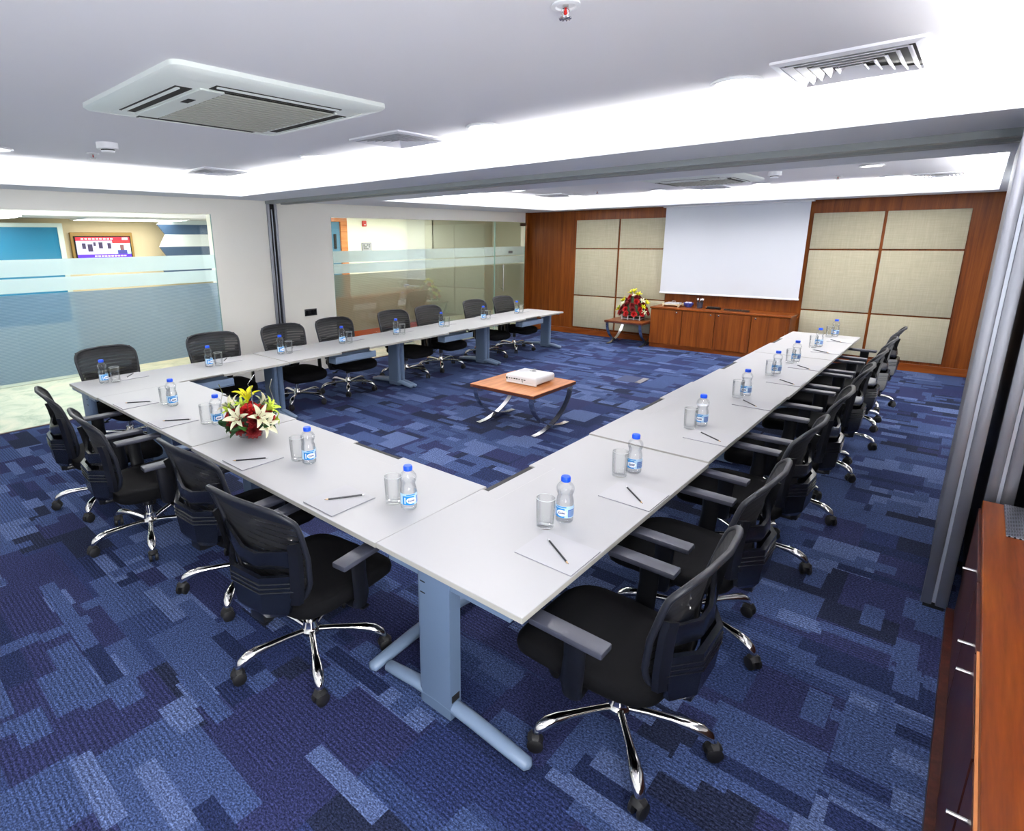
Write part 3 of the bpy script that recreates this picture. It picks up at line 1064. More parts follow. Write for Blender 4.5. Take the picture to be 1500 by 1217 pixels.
# ------------------------------------------------------------------ folding partition panels and cabinet at right
for i in range(4):
    x0 = 1.125+i*0.165
    y0 = 2.48+(0.0, 0.05, 0.02, 0.06)[i]
    t = thing('folding_panel', ['grey folding partition panel nearest the tables, edge facing viewer', 'grey folding partition panel second from the tables', 'grey folding partition panel third from the tables', 'grey folding partition panel nearest the right wall'][i], 'partition panel', (x0, y0, 0), 0, 'stacked folding partition panels')
    MB().box(0.008, 0.112, 0.03, 1.82, 0.03, 2.64, 0.003, 1).build('panel', M['alu_d'], t)
    st = MB()
    st.box(0.0, 0.050, 0, 0.05, 0.02, 2.65, 0.006, 2)
    st.build('edge_profile', M['alu'], t)
    MB().box(0.066, 0.12, 0, 0.05, 0.02, 2.65, 0.006, 2).build('edge_profile', M['alu'], t)
    MB().box(0.050, 0.066, 0.018, 0.05, 0.0, 2.65).build('seal', mat('bright_seal', srgb(196, 202, 214), 0.3, 0.3), t, 0)
    MB().box(0.012, 0.108, 0.006, 0.06, 0.0, 0.03).build('floor_seal', M['dark'], t, 0)
    MB().box(0.02, 0.10, 0.85, 0.97, 2.65, ZS-0.02).build('hanger', M['dark'], t, 0)
t = thing('storage_cabinet', 'dark glossy cabinet with orange teak top at right foreground', 'cabinet', (1.27, 0.6, 0))
MB().box(0.021, 0.66, -2.0, 1.845, 0.0, 0.70).build('body', M['mahogany'], t, 0)
MB().box(0.014, 0.67, -2.02, 1.845, 0.70, 0.735, 0.003, 1).build('top', M['teak_h'], t)
MB().box(-0.03, 0.02, -2.0, 1.845, 0.0, 0.055).build('plinth', M['mahogany'], t, 0)
for ya, yb, yh, pr in ((0.92, 1.82, 1.10, 0.0), (0.345, 0.91, 0.455, 0.0), (-0.22, 0.335, 0.265, 0.003), (-0.8, -0.23, -0.42, 0.0), (-1.4, -0.81, -1.0, 0.0), (-1.98, -1.41, -1.6, 0.0)):
    d = MB().box(0.004-pr, 0.020, ya, yb, 0.06, 0.695, 0.002, 1).build('door', M['mahogany'], t)
    MB().tube([(0.012, yh, 0.655), (-0.012, yh, 0.655), (-0.040, yh, 0.655)], 0.008, 12).build('peg_handle', M['chrome'], d)
MB().box(0.006, 0.0135, -0.8, 0.335, 0.70, 0.708).build('edge_strip', M['teak_light'], t, 0)
t = thing('perforated_mat', 'perforated steel mat lying on the orange cabinet top', 'mat', (1.58, 2.22, 0.735))
MB().box(-0.215, 0.30, -0.22, 0.215, 0.0, 0.008, 0.002, 1).build('sheet', M['perf'], t)
MB().box(0.02, 0.28, -0.15, 0.15, 0.008, 0.016, 0.004, 1).build('raised_plate', M['satin'], t)
# floor box
t = thing('floor_box', 'small steel floor socket lid in the open carpet', 'floor socket', (-2.46, 6.63, 0), 0.05)
MB().box(-0.35, 0.05, -0.18, 0.22, 0.0, 0.003).build('carpet_lid', mat('dark_carpet_lid', srgb(52, 60, 92), 0.95), t, 0)
MB().box(-0.04, 0.05, -0.18, 0.17, 0.003, 0.010, 0.002, 1).build('metal_lid', M['alu'], t)

# ------------------------------------------------------------------ tables
TL, TW, TH, TT = 2.040, 0.843, 0.73, 0.026
WTOT = 5.638


def make_table(L, label, group):
    t = thing('conference_table', label, 'table', (0, 0, 0), 0, group)
    a, b, nd = 0.80, 1.27, 0.045
    poly = [(0.004, 0), (L-0.004, 0), (L-0.004, TW), (b, TW), (b, TW-nd), (a, TW-nd), (a, TW), (0.004, TW)]
    n = len(poly)
    e = 0.002
    mb = MB()
    c = Vector((L/2, TW/2))
    vs = [(x, y, TH-TT) for x, y in poly]+[(x, y, TH-e) for x, y in poly]
    ins = []
    for i, (x, y) in enumerate(poly):
        p, q = Vector(poly[i-1]), Vector(poly[(i+1) % n])
        d1 = (Vector((x, y))-p).normalized()
        d2 = (q-Vector((x, y))).normalized()
        n1, n2 = Vector((-d1.y, d1.x)), Vector((-d2.y, d2.x))
        m = (n1+n2)*e
        ins.append((x+m.x, y+m.y, TH))
    vs += ins
    mb.mi_(0).add(vs, [tuple(range(2*n, 3*n))])
    base = 0
    mb.mi_(1)
    for i in range(n):
        j = (i+1) % n
        mb.f.append([i, j, n+j, n+i])
        mb.mi.append(1)
        mb.f.append([n+i, n+j, 2*n+j, 2*n+i])
        mb.mi.append(0)
    mb.f.append(list(reversed(range(n))))
    mb.mi.append(1)
    mb.build('tabletop', [M['top'], M['topedge']], t, 0)
    br = MB()
    br.box(a+0.002, b-0.002, TW-nd+0.001, TW-0.004, TH-0.016, TH-0.008)
    br.build('brush_strip', mat('black_bristles', srgb(46, 44, 44), 0.8), t, 0)
    # cable flap outline
    fl = MB()
    for (x0, x1, y0, y1) in ((a-0.06, b+0.06, TW-nd-0.105, TW-nd-0.103), (a-0.062, a-0.06, TW-nd-0.105, TW-0.004), (b+0.06, b+0.062, TW-nd-0.105, TW-0.004)):
        fl.box(x0, x1, y0, y1, TH-0.001, TH+0.0004)
    fl.build('flap_outline', mat('flap_line', srgb(190, 190, 190), 0.6), t, 0)
    # legs
    for side in (0, 1):
        x0 = 0.004 if side == 0 else L-0.074
        x1 = x0+0.07
        col = MB()
        # plate with a rounded nose on the inner side
        ya, yb = 0.375, 0.55
        pts = [(x0, ya), (x1, ya)]
        for k in range(7):
            ang = -PI/2+PI*k/6
            pts.append(((x0+x1)/2+0.035*math.cos(ang+PI/2)*1.0, yb+0.0+0.04*(math.sin(ang+PI/2))))
        pts = [(x0, ya), (x1, ya), (x1, yb)]
        for k in range(1, 6):
            ang = PI*k/6
            pts.append(((x0+x1)/2+0.035*math.cos(ang), yb+0.035*math.sin(ang)))
        pts.append((x0, yb))
        col.prism(pts, 0.012, TH-TT)
        leg = col.build('leg', M['bluegrey'], t, 30)
        sl = MB()
        xs = x0-0.001 if side == 0 else x1+0.001
        for z in (0.655, 0.60):
            sl.box(min(xs, xs+0.002), max(xs, xs+0.002), yb-0.03, yb+0.0, z, z+0.006)
        sl.box(x0+0.01, x1-0.01, ya-0.002, ya, 0.10, 0.135)
        sl.build('slot', M['dark'], leg, 0)
        xm = (x0+x1)/2
        ft = MB()
        P = [(xm, -0.035, 0.030), (xm, -0.02, 0.032), (xm, 0.10, 0.044), (xm, 0.28, 0.060), (xm, 0.46, 0.068), (xm, 0.62, 0.060), (xm, 0.74, 0.044), (xm, 0.825, 0.032), (xm, 0.838, 0.030)]
        R = [0.012, 0.030, 0.033, 0.034, 0.034, 0.034, 0.033, 0.030, 0.012]
        ft.tube(P, R, 14, (1.05, 0.85))
        ft.build('foot', M['bluegrey_d'], leg, 60)
        MB().box(xm-0.03, xm+0.03, 0.06, TW-0.08, TH-TT-0.03, TH-TT, 0.004, 1).build('top_bracket', M['bluegrey'], leg)
    MB().box(0.07, L-0.07, 0.42, 0.47, TH-TT-0.026, TH-TT, 0.003, 1).build('beam', M['bluegrey'], t)
    tr = MB()
    tx0, tx1 = 0.70, 1.36
    tr.box(tx0, tx1, TW-0.012, TW-0.008, 0.60, 0.672)
    tr.box(tx0, tx1, TW-0.15, TW-0.012, 0.585, 0.590)
    tr.box(tx0, tx1, TW-0.155, TW-0.15, 0.585, 0.70)
    tr.add([(tx0, TW-0.012, 0.60), (tx1, TW-0.012, 0.60), (tx1, TW-0.03, 0.585), (tx0, TW-0.03, 0.585)], [(0, 1, 2, 3)])
    for x in (tx0-0.004, tx1):
        tr.box(x, x+0.004, TW-0.155, TW-0.008, 0.585, 0.655)
    tr.build('cable_tray', M['bluegrey_d'], t, 0)
    return t


proto = make_table(TL, '', 'white tables along the right arm')
rl = ['white table nearest the viewer at the right front corner', 'second white table from the front along the right arm', 'third white table from the front along the right arm', 'farthest white table of the right arm, before the sideboard']
ll = ['white table at the left front corner near the frosted glass', 'second white table from the front along the left arm', 'third white table from the front along the left arm', 'farthest white table of the left arm, before the glass door']
for k in range(4):
    if k == 0:
        o = proto
        o['label'] = rl[0]
        o.location = (0, 0, 0)
        o.rotation_euler = (0, 0, PI/2)
    else:
        o = dup(proto, (0.0 if k != 1 else -0.006, TL*k, (0, 0.008, 0.002, 0.004)[k]), PI/2, rl[k])
for k in range(4):
    dup(proto, (-WTOT, TL*(k+1), (0, 0.004, 0.002, 0.0)[k]), -PI/2, ll[k], 'white tables along the left arm')
BL = (WTOT-2*TW)/2
bt = make_table(BL, 'white table at the front under the low red and white flower arrangement', 'white tables along the front')
bt.location = (-WTOT+TW, 0.012, 0)
# the flowers stand on the right half of the left table seam: label by neighbours instead
bt['label'] = 'left white table of the front row, beside the left corner'
dup(bt, (-WTOT+TW+BL, 0.0, -0.001), 0, 'right white table of the front row, carrying the low flower arrangement')

# ------------------------------------------------------------------ chairs


def lerp_tab(tab, v):
    for (a, x), (b, y) in zip(tab, tab[1:]):
        if v <= b:
            f = (v-a)/(b-a)
            f = f*f*(3-2*f)*0.5+f*0.5
            return x+(y-x)*f
    return tab[-1][1]


BW = [(0, 0.245), (0.3, 0.285), (0.65, 0.305), (0.9, 0.312), (1, 0.305)]
BY = [(0, -0.225), (0.3, -0.225), (0.6, -0.250), (0.85, -0.292), (1, -0.335)]


def backpt(u, v, off=0.0):
    w = lerp_tab(BW, v)
    y = lerp_tab(BY, v)+0.055*u*u-0.055+0.02+off
    z = 0.50+0.525*v-0.018*u*u*v
    return (u*w, y, z)


def make_chair():
    t = thing('office_chair', '', 'chair')
    # five-star base
    hub = MB()
    hub.lathe([(0.034, 0.112), (0.05, 0.118), (0.052, 0.135), (0.046, 0.142), (0.040, 0.160), (0.036, 0.19)], 24)
    hub.build('base_hub', M['chrome'], t)
    for k in range(5):
        lg = MB()
        lg.tube([(0.03, 0, 0.132), (0.12, 0, 0.138), (0.22, 0, 0.138), (0.29, 0, 0.134), (0.335, 0, 0.124), (0.368, 0, 0.106), (0.385, 0, 0.085), (0.388, 0, 0.068)],
                [0.017, 0.0165, 0.019, 0.026, 0.029, 0.026, 0.019, 0.013], 12, (1, 0.85))
        lo = lg.build('base_leg', M['chrome'], t, 60)
        ca = MB()
        for s in (-1, 1):
            ca.tube([(0, s*0.008, 0.034), (0, s*0.012, 0.034), (0, s*0.026, 0.034), (0, s*0.030, 0.034)], [0.026, 0.034, 0.034, 0.026], 18)
        ca.tube([(-0.026, 0, 0.052), (-0.012, 0, 0.066), (0.012, 0, 0.068), (0.028, 0, 0.056)], [0.014, 0.02, 0.02, 0.014], 10, (1.5, 0.7))
        co = ca.build('caster', M['rubber'], lo, 40)
        co.location = (0.388, 0, 0)
        lo.rotation_euler = (0, 0, k*2*PI/5)
    MB().lathe([(0.024, 0.16), (0.024, 0.27)], 18).build('gas_lift', M['chrome'], t)
    MB().lathe([(0.034, 0.26), (0.030, 0.38)], 18).build('lift_cover', M['blackpl'], t)
    MB().box(-0.11, 0.11, -0.14, 0.15, 0.345, 0.40, 0.012, 2).build('seat_mechanism', M['blackpl'], t)
    mb = MB()
    mb.tube([(0.10, 0.06, 0.37), (0.20, 0.09, 0.355), (0.27, 0.10, 0.335)], 0.007, 8)
    mb.box(0.255, 0.315, 0.075, 0.125, 0.322, 0.334, 0.005, 2)
    mb.build('lever', M['blackpl'], t)
    mb = MB()
    mb.tube([(-0.10, 0.06, 0.365), (-0.16, 0.06, 0.35), (-0.19, 0.06, 0.335)], [0.012, 0.02, 0.026], 12)
    mb.build('tension_knob', M['blackpl'], t)
    # seat: superellipse rings, front lip rolled down
    st = MB()

    def ring(sc, z, front=0.0):
        P = []
        for k in range(40):
            a = 2*PI*k/40
            c, s = math.cos(a), math.sin(a)
            ex = 0.42
            x = 0.298*math.copysign(abs(c)**ex, c)*sc
            y = 0.085+0.325*math.copysign(abs(s)**ex, s)*sc
            x *= 1-0.10*max(0, -(y-0.085)/0.325)
            zz = z-0.035*max(0, (y-0.18)/0.23)**2+0.012*(x/0.3)**2
            P.append((x, y, zz))
        return P
    st.rings([ring(0.80, 0.375), ring(0.93, 0.380), ring(0.985, 0.398), ring(1.0, 0.425), ring(0.985, 0.450), ring(0.93, 0.464), ring(0.7, 0.466), ring(0.3, 0.462)])
    st.build('seat', M['fabric'], t, 50)
    # arms
    for s in (-1, 1):
        ar = MB()
        secs = []
        for x, y0, y1, z, th in ((0.20, 0.0, 0.13, 0.372, 0.03),):
            pass
        ar.tube([(s*0.12, 0.06, 0.375), (s*0.27, 0.06, 0.37), (s*0.315, 0.058, 0.385), (s*0.335, 0.052, 0.43), (s*0.338, 0.045, 0.55), (s*0.334, 0.045, 0.64)],
                [0.026, 0.030, 0.034, 0.034, 0.032, 0.034], 12, (1.35, 0.6) if False else (1.0, 1.0))
        for i, v in enumerate(ar.v):
            # flatten the round post into a blade
            x, y, z = v
            if abs(x) > 0.29 and z > 0.40:
                xc = s*0.336
                ar.v[i] = (xc+(x-xc)*0.45, 0.047+(y-0.047)*1.45, z)
            else:
                ar.v[i] = (x, 0.06+(y-0.06)*1.3, 0.37+(z-0.37)*0.5 if z < 0.41 else z)
        ao = ar.build('armrest', M['blackpl'], t, 50)
        MB().box(s*0.334-0.042, s*0.334+0.042, -0.085, 0.235, 0.640, 0.668, 0.007, 2).build('arm_pad', M['armpad'], ao)
    # back
    fr = MB()
    P = []
    for k in range(48):
        a = 2*PI*k/48
        c, s = math.cos(a), math.sin(a)
        e = 0.30
        P.append(backpt(math.copysign(abs(c)**e, c), 0.5+0.5*math.copysign(abs(s)**e, s)))
    fr.loop_tube(P, 0.013, 10)
    fr.build('back_frame', M['frame'], t, 60)
    ms = MB()

    def mfn(i, j):
        v = 0.004+0.992*j
        q = abs(2*v-1)
        um = (1-q**6.6)**(1/6.6)
        return backpt((2*i-1)*um, v, 0.004)
    ms.grid(mfn, 14, 18, uv=True)
    ms.build('back_mesh', M['mesh'], t, 60)
    # top band of fabric hemmed round the upper edge
    hb = MB()

    def hfn(i, j):
        return backpt((2*i-1)*0.93, 0.86+0.135*j, -0.004)
    hb.grid(hfn, 14, 2)
    hb.build('top_band', M['frame'], t, 60)
    # curved side supports behind the mesh
    for s in (-1, 1):
        fn = MB()
        secs = []
        for v, ww in ((0.02, 0.05), (0.2, 0.055), (0.42, 0.05), (0.6, 0.04), (0.70, 0.022)):
            x, y, z = backpt(s*0.93, v)
            y -= 0.038*(1-(v-0.35)**2*2.2)
            secs.append([(x-s*ww*0.5, y-0.03, z), (x+s*0.012, y-0.006, z), (x+s*0.014, y+0.018, z), (x-s*ww*0.35, y-0.012, z)])
        fn.rings(secs)
        fn.build('side_support', M['blackpl'], t, 30)
    # lumbar piece and faceted lower cover with grooves

    def facet(xa, xb, y0, y1, z, dip):
        return [(-xa, y0, z), (-xb, y1, z-dip), (xb, y1, z-dip), (xa, y0, z)]

    def plate(rows, th):
        mb = MB()
        secs = []
        for r in rows:
            front = facet(*r)
            secs.append(front+[(x*0.97, y+th, z) for x, y, z in reversed(front)])
        mb.rings(secs)
        return mb
    lb = plate([(0.235, 0.06, -0.262, -0.318, 0.705, 0.035), (0.245, 0.06, -0.268, -0.330, 0.735, 0.040), (0.255, 0.05, -0.268, -0.322, 0.80, 0.050)], 0.016)
    lb.build('lumbar_support', M['blackpl2'], t, 25)
    cv = plate([(0.145, 0.085, -0.268, -0.318, 0.425, 0.0), (0.195, 0.095, -0.275, -0.340, 0.46, 0.0), (0.235, 0.105, -0.268, -0.352, 0.60, 0.012), (0.252, 0.105, -0.262, -0.352, 0.672, 0.018)], 0.024)
    co = cv.build('back_cover', M['blackpl2'], t, 25)
    gv = MB()
    for z in (0.590, 0.612, 0.634):
        f = (z-0.46)/0.14
        fr_ = facet(0.234+0.1*(z-0.6), 0.105, -0.268-0.0015, -0.3535, z, 0.012)
        P = [Vector(p) for p in fr_]
        gv.tube([P[0], P[1]+Vector((0, 0, 0)), P[2], P[3]], 0.0035, 6)
    gv.build('ridges', M['blackpl2'], co, 40)
    MB().box(-0.05, 0.05, -0.29, -0.10, 0.365, 0.395, 0.008, 2).build('back_arm', M['blackpl'], t)
    MB().box(-0.05, 0.05, -0.31, -0.265, 0.37, 0.50, 0.008, 2).build('back_post', M['blackpl'], t)
    return t


chair0 = make_chair()
used = [False]


def place_chair(x, y, rz, star, label, group):
    if not used[0]:
        o = chair0
        used[0] = True
        o.location = (x, y, 0)
        o.rotation_euler = (0, 0, rz)
        o['label'] = label
        o['group'] = group
    else:
        o = dup(chair0, (x, y, 0), rz, label, group)
    k = 0
    for c in o.children:
        if c.name.startswith('base_leg'):
            c.rotation_euler = (0, 0, math.radians(star)-rz+k*2*PI/5)
            for g in c.children:
                g.rotation_euler = (0, 0, random.uniform(-1.2, 1.2))
            k += 1
    return o


d2 = math.radians
# star = world direction in degrees of one of the five legs
R_CH = [(0.20, 0.47, 90, -124), (0.17, 1.39, 90, -18), (0.16, 2.40, 88, 0), (0.17, 3.35, 92, -14), (0.17, 4.45, 91, -25), (0.17, 5.35, 89, 0), (0.17, 6.25, 90, -34), (0.17, 7.20, 88, -50)]
for i, (x, y, r, s) in enumerate(R_CH):
    lab = 'black mesh office chair nearest the viewer, at right arm' if i == 0 else ('black mesh office chair farthest back on the right arm' if i == 7 else 'black mesh office chair, %s from the front along right arm' % ORD[i])
    place_chair(x, y, d2(r), s, lab, 'office chairs along the right arm')
B_CH = [(-4.08, -0.20, -6, -113), (-3.18, -0.21, -4, -92), (-2.10, -0.03, 3, -118), (-1.25, -0.13, 7, -101)]
bl = ['leftmost black mesh office chair of the front row', 'second black mesh office chair from left in the front row', 'third black mesh office chair from left in the front row', 'rightmost black mesh office chair of front row, back to the viewer']
for (x, y, r, s), lab in zip(B_CH, bl):
    place_chair(x, y, d2(r), s, lab, 'office chairs along the front')
L_CH = [(-5.50, 0.46, -82, -54), (-5.52, 1.58, -98, -20), (-5.48, 2.55, -95, -45), (-5.47, 3.40, -93, -38), (-5.46, 4.55, -92, -54), (-5.46, 5.36, -90, -44), (-5.46, 6.58, -92, -54), (-5.46, 7.46, -90, -48)]
for i, (x, y, r, s) in enumerate(L_CH):
    lab = 'black mesh office chair at front end of left arm' if i == 0 else ('black mesh office chair nearest the glass door, left arm' if i == 7 else 'black mesh office chair, %s from the front along left arm' % ORD[i])
    place_chair(x, y, d2(r), s, lab, 'office chairs along the left arm')

# ------------------------------------------------------------------ bottles, tumblers, pads, pencils
BR = 0.045


def text_mesh(s, size):
    cu = bpy.data.curves.new('lettering', 'FONT')
    cu.body = s
    cu.size = size
    cu.align_x = 'CENTER'
    cu.align_y = 'CENTER'
    cu.resolution_u = 3
    cu.offset = 0.0006
    o = bpy.data.objects.new('lettering', cu)
    COL.objects.link(o)
    dg = bpy.context.evaluated_depsgraph_get()
    me = o.evaluated_get(dg).to_mesh()
    vs = [v.co.copy() for v in me.vertices]
    fs = [list(p.vertices) for p in me.polygons]
    bpy.data.objects.remove(o)
    return vs, fs


def patch(mb, r, a0, a1, z0, z1, n=10):
    mb.grid(lambda i, j: (r*math.cos(a0+(a1-a0)*i), r*math.sin(a0+(a1-a0)*i), z0+(z1-z0)*j), n, 1)
    return mb


def make_bottle():
    t = thing('water_bottle', '', 'bottle')
    b = MB()
    b.lathe([(0.028, 0.003), (0.036, 0.0), (0.043, 0.006), (BR, 0.016), (BR-0.001, 0.028), (BR, 0.034), (BR, 0.100), (0.0445, 0.112), (0.041, 0.128), (0.0365, 0.143), (0.038, 0.150), (0.043, 0.162), (0.0455, 0.176), (0.043, 0.190), (0.034, 0.203), (0.024, 0.211), (0.0205, 0.216), (0.0205, 0.228)], 28, cap0=True, cap1=False)
    b.build('bottle_body', M['pet'], t, 60)
    w = MB()
    w.lathe([(0.034, 0.004), (0.042, 0.010), (BR-0.0025, 0.034), (BR-0.0025, 0.100), (0.0395, 0.126), (0.0345, 0.143), (0.040, 0.160)], 24)
    w.build('water', M['pet'], t, 60)
    c = MB()
    c.lathe([(0.0235, 0.217), (0.0245, 0.219), (0.0245, 0.236), (0.0215, 0.2425), (0.0, 0.2435)], 24, cap1=False)
    c.build('cap', M['cap'], t, 40)
    r = BR+0.0008
    lo = patch(MB(), r, -1.25, 2.35, 0.036, 0.098, 30).build('label', M['label'], t, 60)
    patch(MB(), r+0.0004, -0.75, 0.62, 0.036, 0.086, 14).build('logo_patch', M['label_blue'], lo, 60)
    # pale oval with the name
    ov = MB()
    ov.grid(lambda i, j: ((r+0.0008)*math.cos(0.30+0.60*(2*i-1)), (r+0.0008)*math.sin(0.30+0.60*(2*i-1)), 0.061+0.017*(2*j-1)*math.sqrt(max(0.0, 1-(2*i-1)**2))), 20, 2)
    ov.build('name_oval', M['ink_white'], lo, 60)
    vs, fs = text_mesh('Kinley', 0.018)
    tx = MB()
    tx.add([((r+0.0014)*math.cos(0.30+v.x/BR*0.78), (r+0.0014)*math.sin(0.30+v.x/BR*0.78), 0.061+v.y+v.x*0.12) for v in vs], fs)
    tx.build('lettering', mat('name_ink', srgb(40, 40, 110), 0.4), lo, 0)
    patch(MB(), r+0.0008, -0.52, -0.40, 0.044, 0.078, 3).build('logo_bar', M['ink_white'], lo, 60)
    patch(MB(), r+0.0004, 1.0, 1.95, 0.040, 0.080, 10).build('info_block', M['label_navy'], lo, 60)
    gp = MB()
    for i in range(5):
        patch(gp, r+0.0008, 1.06, 1.88-(i % 2)*0.2, 0.046+i*0.0065, 0.0475+i*0.0065, 8)
    gp.build('info_lines', M['label'], lo, 60)
    patch(MB(), r+0.0004, -0.3, 0.8, 0.090, 0.0955, 8).build('top_wave', M['label_blue'], lo, 60)
    return t


def make_tumbler():
    t = thing('glass_tumbler', '', 'glass')
    MB().lathe([(0.036, 0.0), (0.0425, 0.003), (0.043, 0.012), (0.0455, 0.08), (0.0475, 0.155), (0.046, 0.156), (0.044, 0.08), (0.0405, 0.022), (0.02, 0.017)], 28, cap1=True).build('glass_body', M['tumbler'], t, 50)
    MB().lathe([(0.0475, 0.1535), (0.0482, 0.1548), (0.0475, 0.1560), (0.0462, 0.1560), (0.0458, 0.1546), (0.0463, 0.1535)], 28, cap0=False, cap1=False).build('rim', mat('glass_rim', srgb(205, 210, 210), 0.1), t, 60)
    return t


def make_pad():
    t = thing('notepad', '', 'notepad')
    mb = MB()
    mb.mi_(1).box(-0.13, 0.13, -0.147, 0.147, 0, 0.0045)
    mb.build('sheets', [M['paper'], M['paper_edge']], t, 0)
    MB().box(-0.13, 0.13, -0.147, 0.147, 0.0045, 0.005).build('top_sheet', M['paper'], t, 0)
    return t


def make_pencil():
    t = thing('pencil', '', 'pencil')
    MB().tube([(-0.098, 0, 0.0045), (0.088, 0, 0.0045)], 0.0047, 6).build('shaft', M['pencil'], t, 20)
    MB().tube([(0.088, 0, 0.0045), (0.104, 0, 0.0045)], [0.0045, 0.0016], 8).build('tip', M['pencil_wood'], t)
    MB().tube([(0.104, 0, 0.0045), (0.109, 0, 0.0045)], [0.0016, 0.0003], 6).build('lead', M['dark'], t)
    MB().tube([(-0.110, 0, 0.0045), (-0.098, 0, 0.0045)], 0.0046, 10).build('eraser', M['eraser'], t)
    return t


first = {}


def put(kind, maker, loc, rz, label, group):
    if kind not in first:
        o = maker()
        first[kind] = o
        o.location = loc
        o.rotation_euler = (0, 0, rz)
        o['label'] = label
        o['group'] = group
        return o
    return dup(first[kind], loc, rz, label, group)


def camang(x, y):
    return math.atan2(CAM[1]-y, CAM[0]-x)


ZT = TH+0.0005
BOT_R = [(-0.29, 0.78), (-0.30, 1.60), (-0.30, 2.75), (-0.30, 3.86), (-0.32, 4.99), (-0.31, 5.79), (-0.30, 6.98), (-0.29, 8.02)]
GLS_R = [(-0.33, 0.665), (-0.34, 1.49), (-0.34, 2.63), (-0.335, 3.75), (-0.35, 4.87), (-0.34, 5.67), (-0.34, 6.86), (-0.335, 7.90)]
PAD_R = [0.365, 1.15, 2.385, 3.48, 4.53, 5.385, 6.53, 7.50]
PEN_R = [((-0.25, 0.56), (-0.04, 0.42)), ((-0.24, 1.36), (-0.05, 1.19)), ((-0.25, 2.57), (-0.05, 2.44)), ((-0.28, 3.68), (-0.10, 3.50)), ((-0.23, 4.71), (-0.05, 4.56)), ((-0.25, 5.55), (-0.08, 5.39)), ((-0.30, 6.65), (-0.11, 6.54)), ((-0.29, 7.64), (-0.11, 7.46))]
BOT_B = [(-3.98, 0.36), (-3.17, 0.37), (-1.94, 0.38), (-0.99, 0.36)]
GLS_B = [(-4.08, 0.34), (-3.262, 0.325), (-2.04, 0.36), (-1.10, 0.35)]
PAD_B = [-4.31, -3.52, -2.275, -1.35]
PEN_B = [((-4.23, 0.30), (-4.38, 0.08)), ((-3.42, 0.29), (-3.58, 0.09)), ((-2.19, 0.25), (-2.34, 0.04)), ((-1.27, 0.31), (-1.41, 0.09))]
BOT_L = [(-5.38, 0.25), (-5.31, 1.32), (-5.31, 2.25), (-5.31, 3.21), (-5.29, 4.20), (-5.29, 5.20), (-5.32, 6.32), (-5.35, 7.37)]


def tz(y):          # height of the table top under a point of the arms
    return ZT+0.0002


RZ = [0, 0.008, 0.002, 0.004]
LZ = [0, 0.004, 0.002, 0.0]


def whereR(i):
    return 'nearest the viewer' if i == 0 else ('farthest from the viewer' if i == 7 else '%s from the front' % ORD[i])


def pen(a, b, z, label, group):
    mx, my = (a[0]+b[0])/2, (a[1]+b[1])/2
    put('pencil', make_pencil, (mx, my, z), math.atan2(b[1]-a[1], b[0]-a[0]), label, group)


for i in range(8):
    x, y = BOT_R[i]
    z = ZT+RZ[min(3, int(y/TL))]
    put('bottle', make_bottle, (x, y, z), camang(x, y)-0.62, 'blue capped water bottle on right arm, '+whereR(i), 'water bottles on the right arm')
    x, y = GLS_R[i]
    put('glass', make_tumbler, (x, y, ZT+RZ[min(3, int(y/TL))]), 0, 'empty glass tumbler on right arm, '+whereR(i), 'glass tumblers on the right arm')
    yc = PAD_R[i]+0.13
    z = ZT+RZ[min(3, int(yc/TL))]
    put('pad', make_pad, (-0.152, yc, z), PI/2, 'white notepad on right arm, '+whereR(i), 'notepads on the right arm')
    pen(PEN_R[i][0], PEN_R[i][1], z+0.0052, 'black pencil on the right arm notepad '+whereR(i), 'pencils on the right arm')
BN = ['leftmost of the front row', 'second from left in the front row', 'third from left in the front row', 'rightmost of the front row']
for i in range(4):
    x, y = BOT_B[i]
    put('bottle', make_bottle, (x, y, ZT), camang(x, y)+0.02, 'blue capped water bottle, '+(BN[i] if i != 1 else 'behind the low flower arrangement'), 'water bottles on the front tables')
    put('glass', make_tumbler, (GLS_B[i][0], GLS_B[i][1], ZT), 0, 'empty glass tumbler, '+(BN[i] if i != 1 else 'left of the low flower arrangement'), 'glass tumblers on the front tables')
    put('pad', make_pad, (PAD_B[i]+0.004, 0.17, ZT), 0, 'white notepad, '+BN[i], 'notepads on the front tables')
    pen(PEN_B[i][0], PEN_B[i][1], ZT+0.0052, 'black pencil on the notepad, '+BN[i], 'pencils on the front tables')


def whereL(i):
    return 'nearest the left front corner' if i == 0 else ('nearest the glass door' if i == 7 else '%s from the front' % ORD[i])


for i in range(8):
    x, y = BOT_L[i]
    z = ZT+LZ[min(3, int(y/TL))]
    put('bottle', make_bottle, (x, y, z), camang(x, y)+0.35, 'blue capped water bottle on left arm, '+whereL(i), 'water bottles on the left arm')
    put('glass', make_tumbler, (x+0.035, y+0.098, ZT+LZ[min(3, int((y+0.098)/TL))]), 0, 'empty glass tumbler on left arm, '+whereL(i), 'glass tumblers on the left arm')
    yc = y+0.29
    z = ZT+LZ[min(3, int(yc/TL))]
    put('pad', make_pad, (-5.487, yc, z), PI/2, 'white notepad on left arm, '+whereL(i), 'notepads on the left arm')
    pen((-5.43, y+0.23), (-5.58, y+0.35), z+0.0052, 'black pencil on the left arm notepad '+whereL(i), 'pencils on the left arm')

# ------------------------------------------------------------------ low tables with crossed steel legs


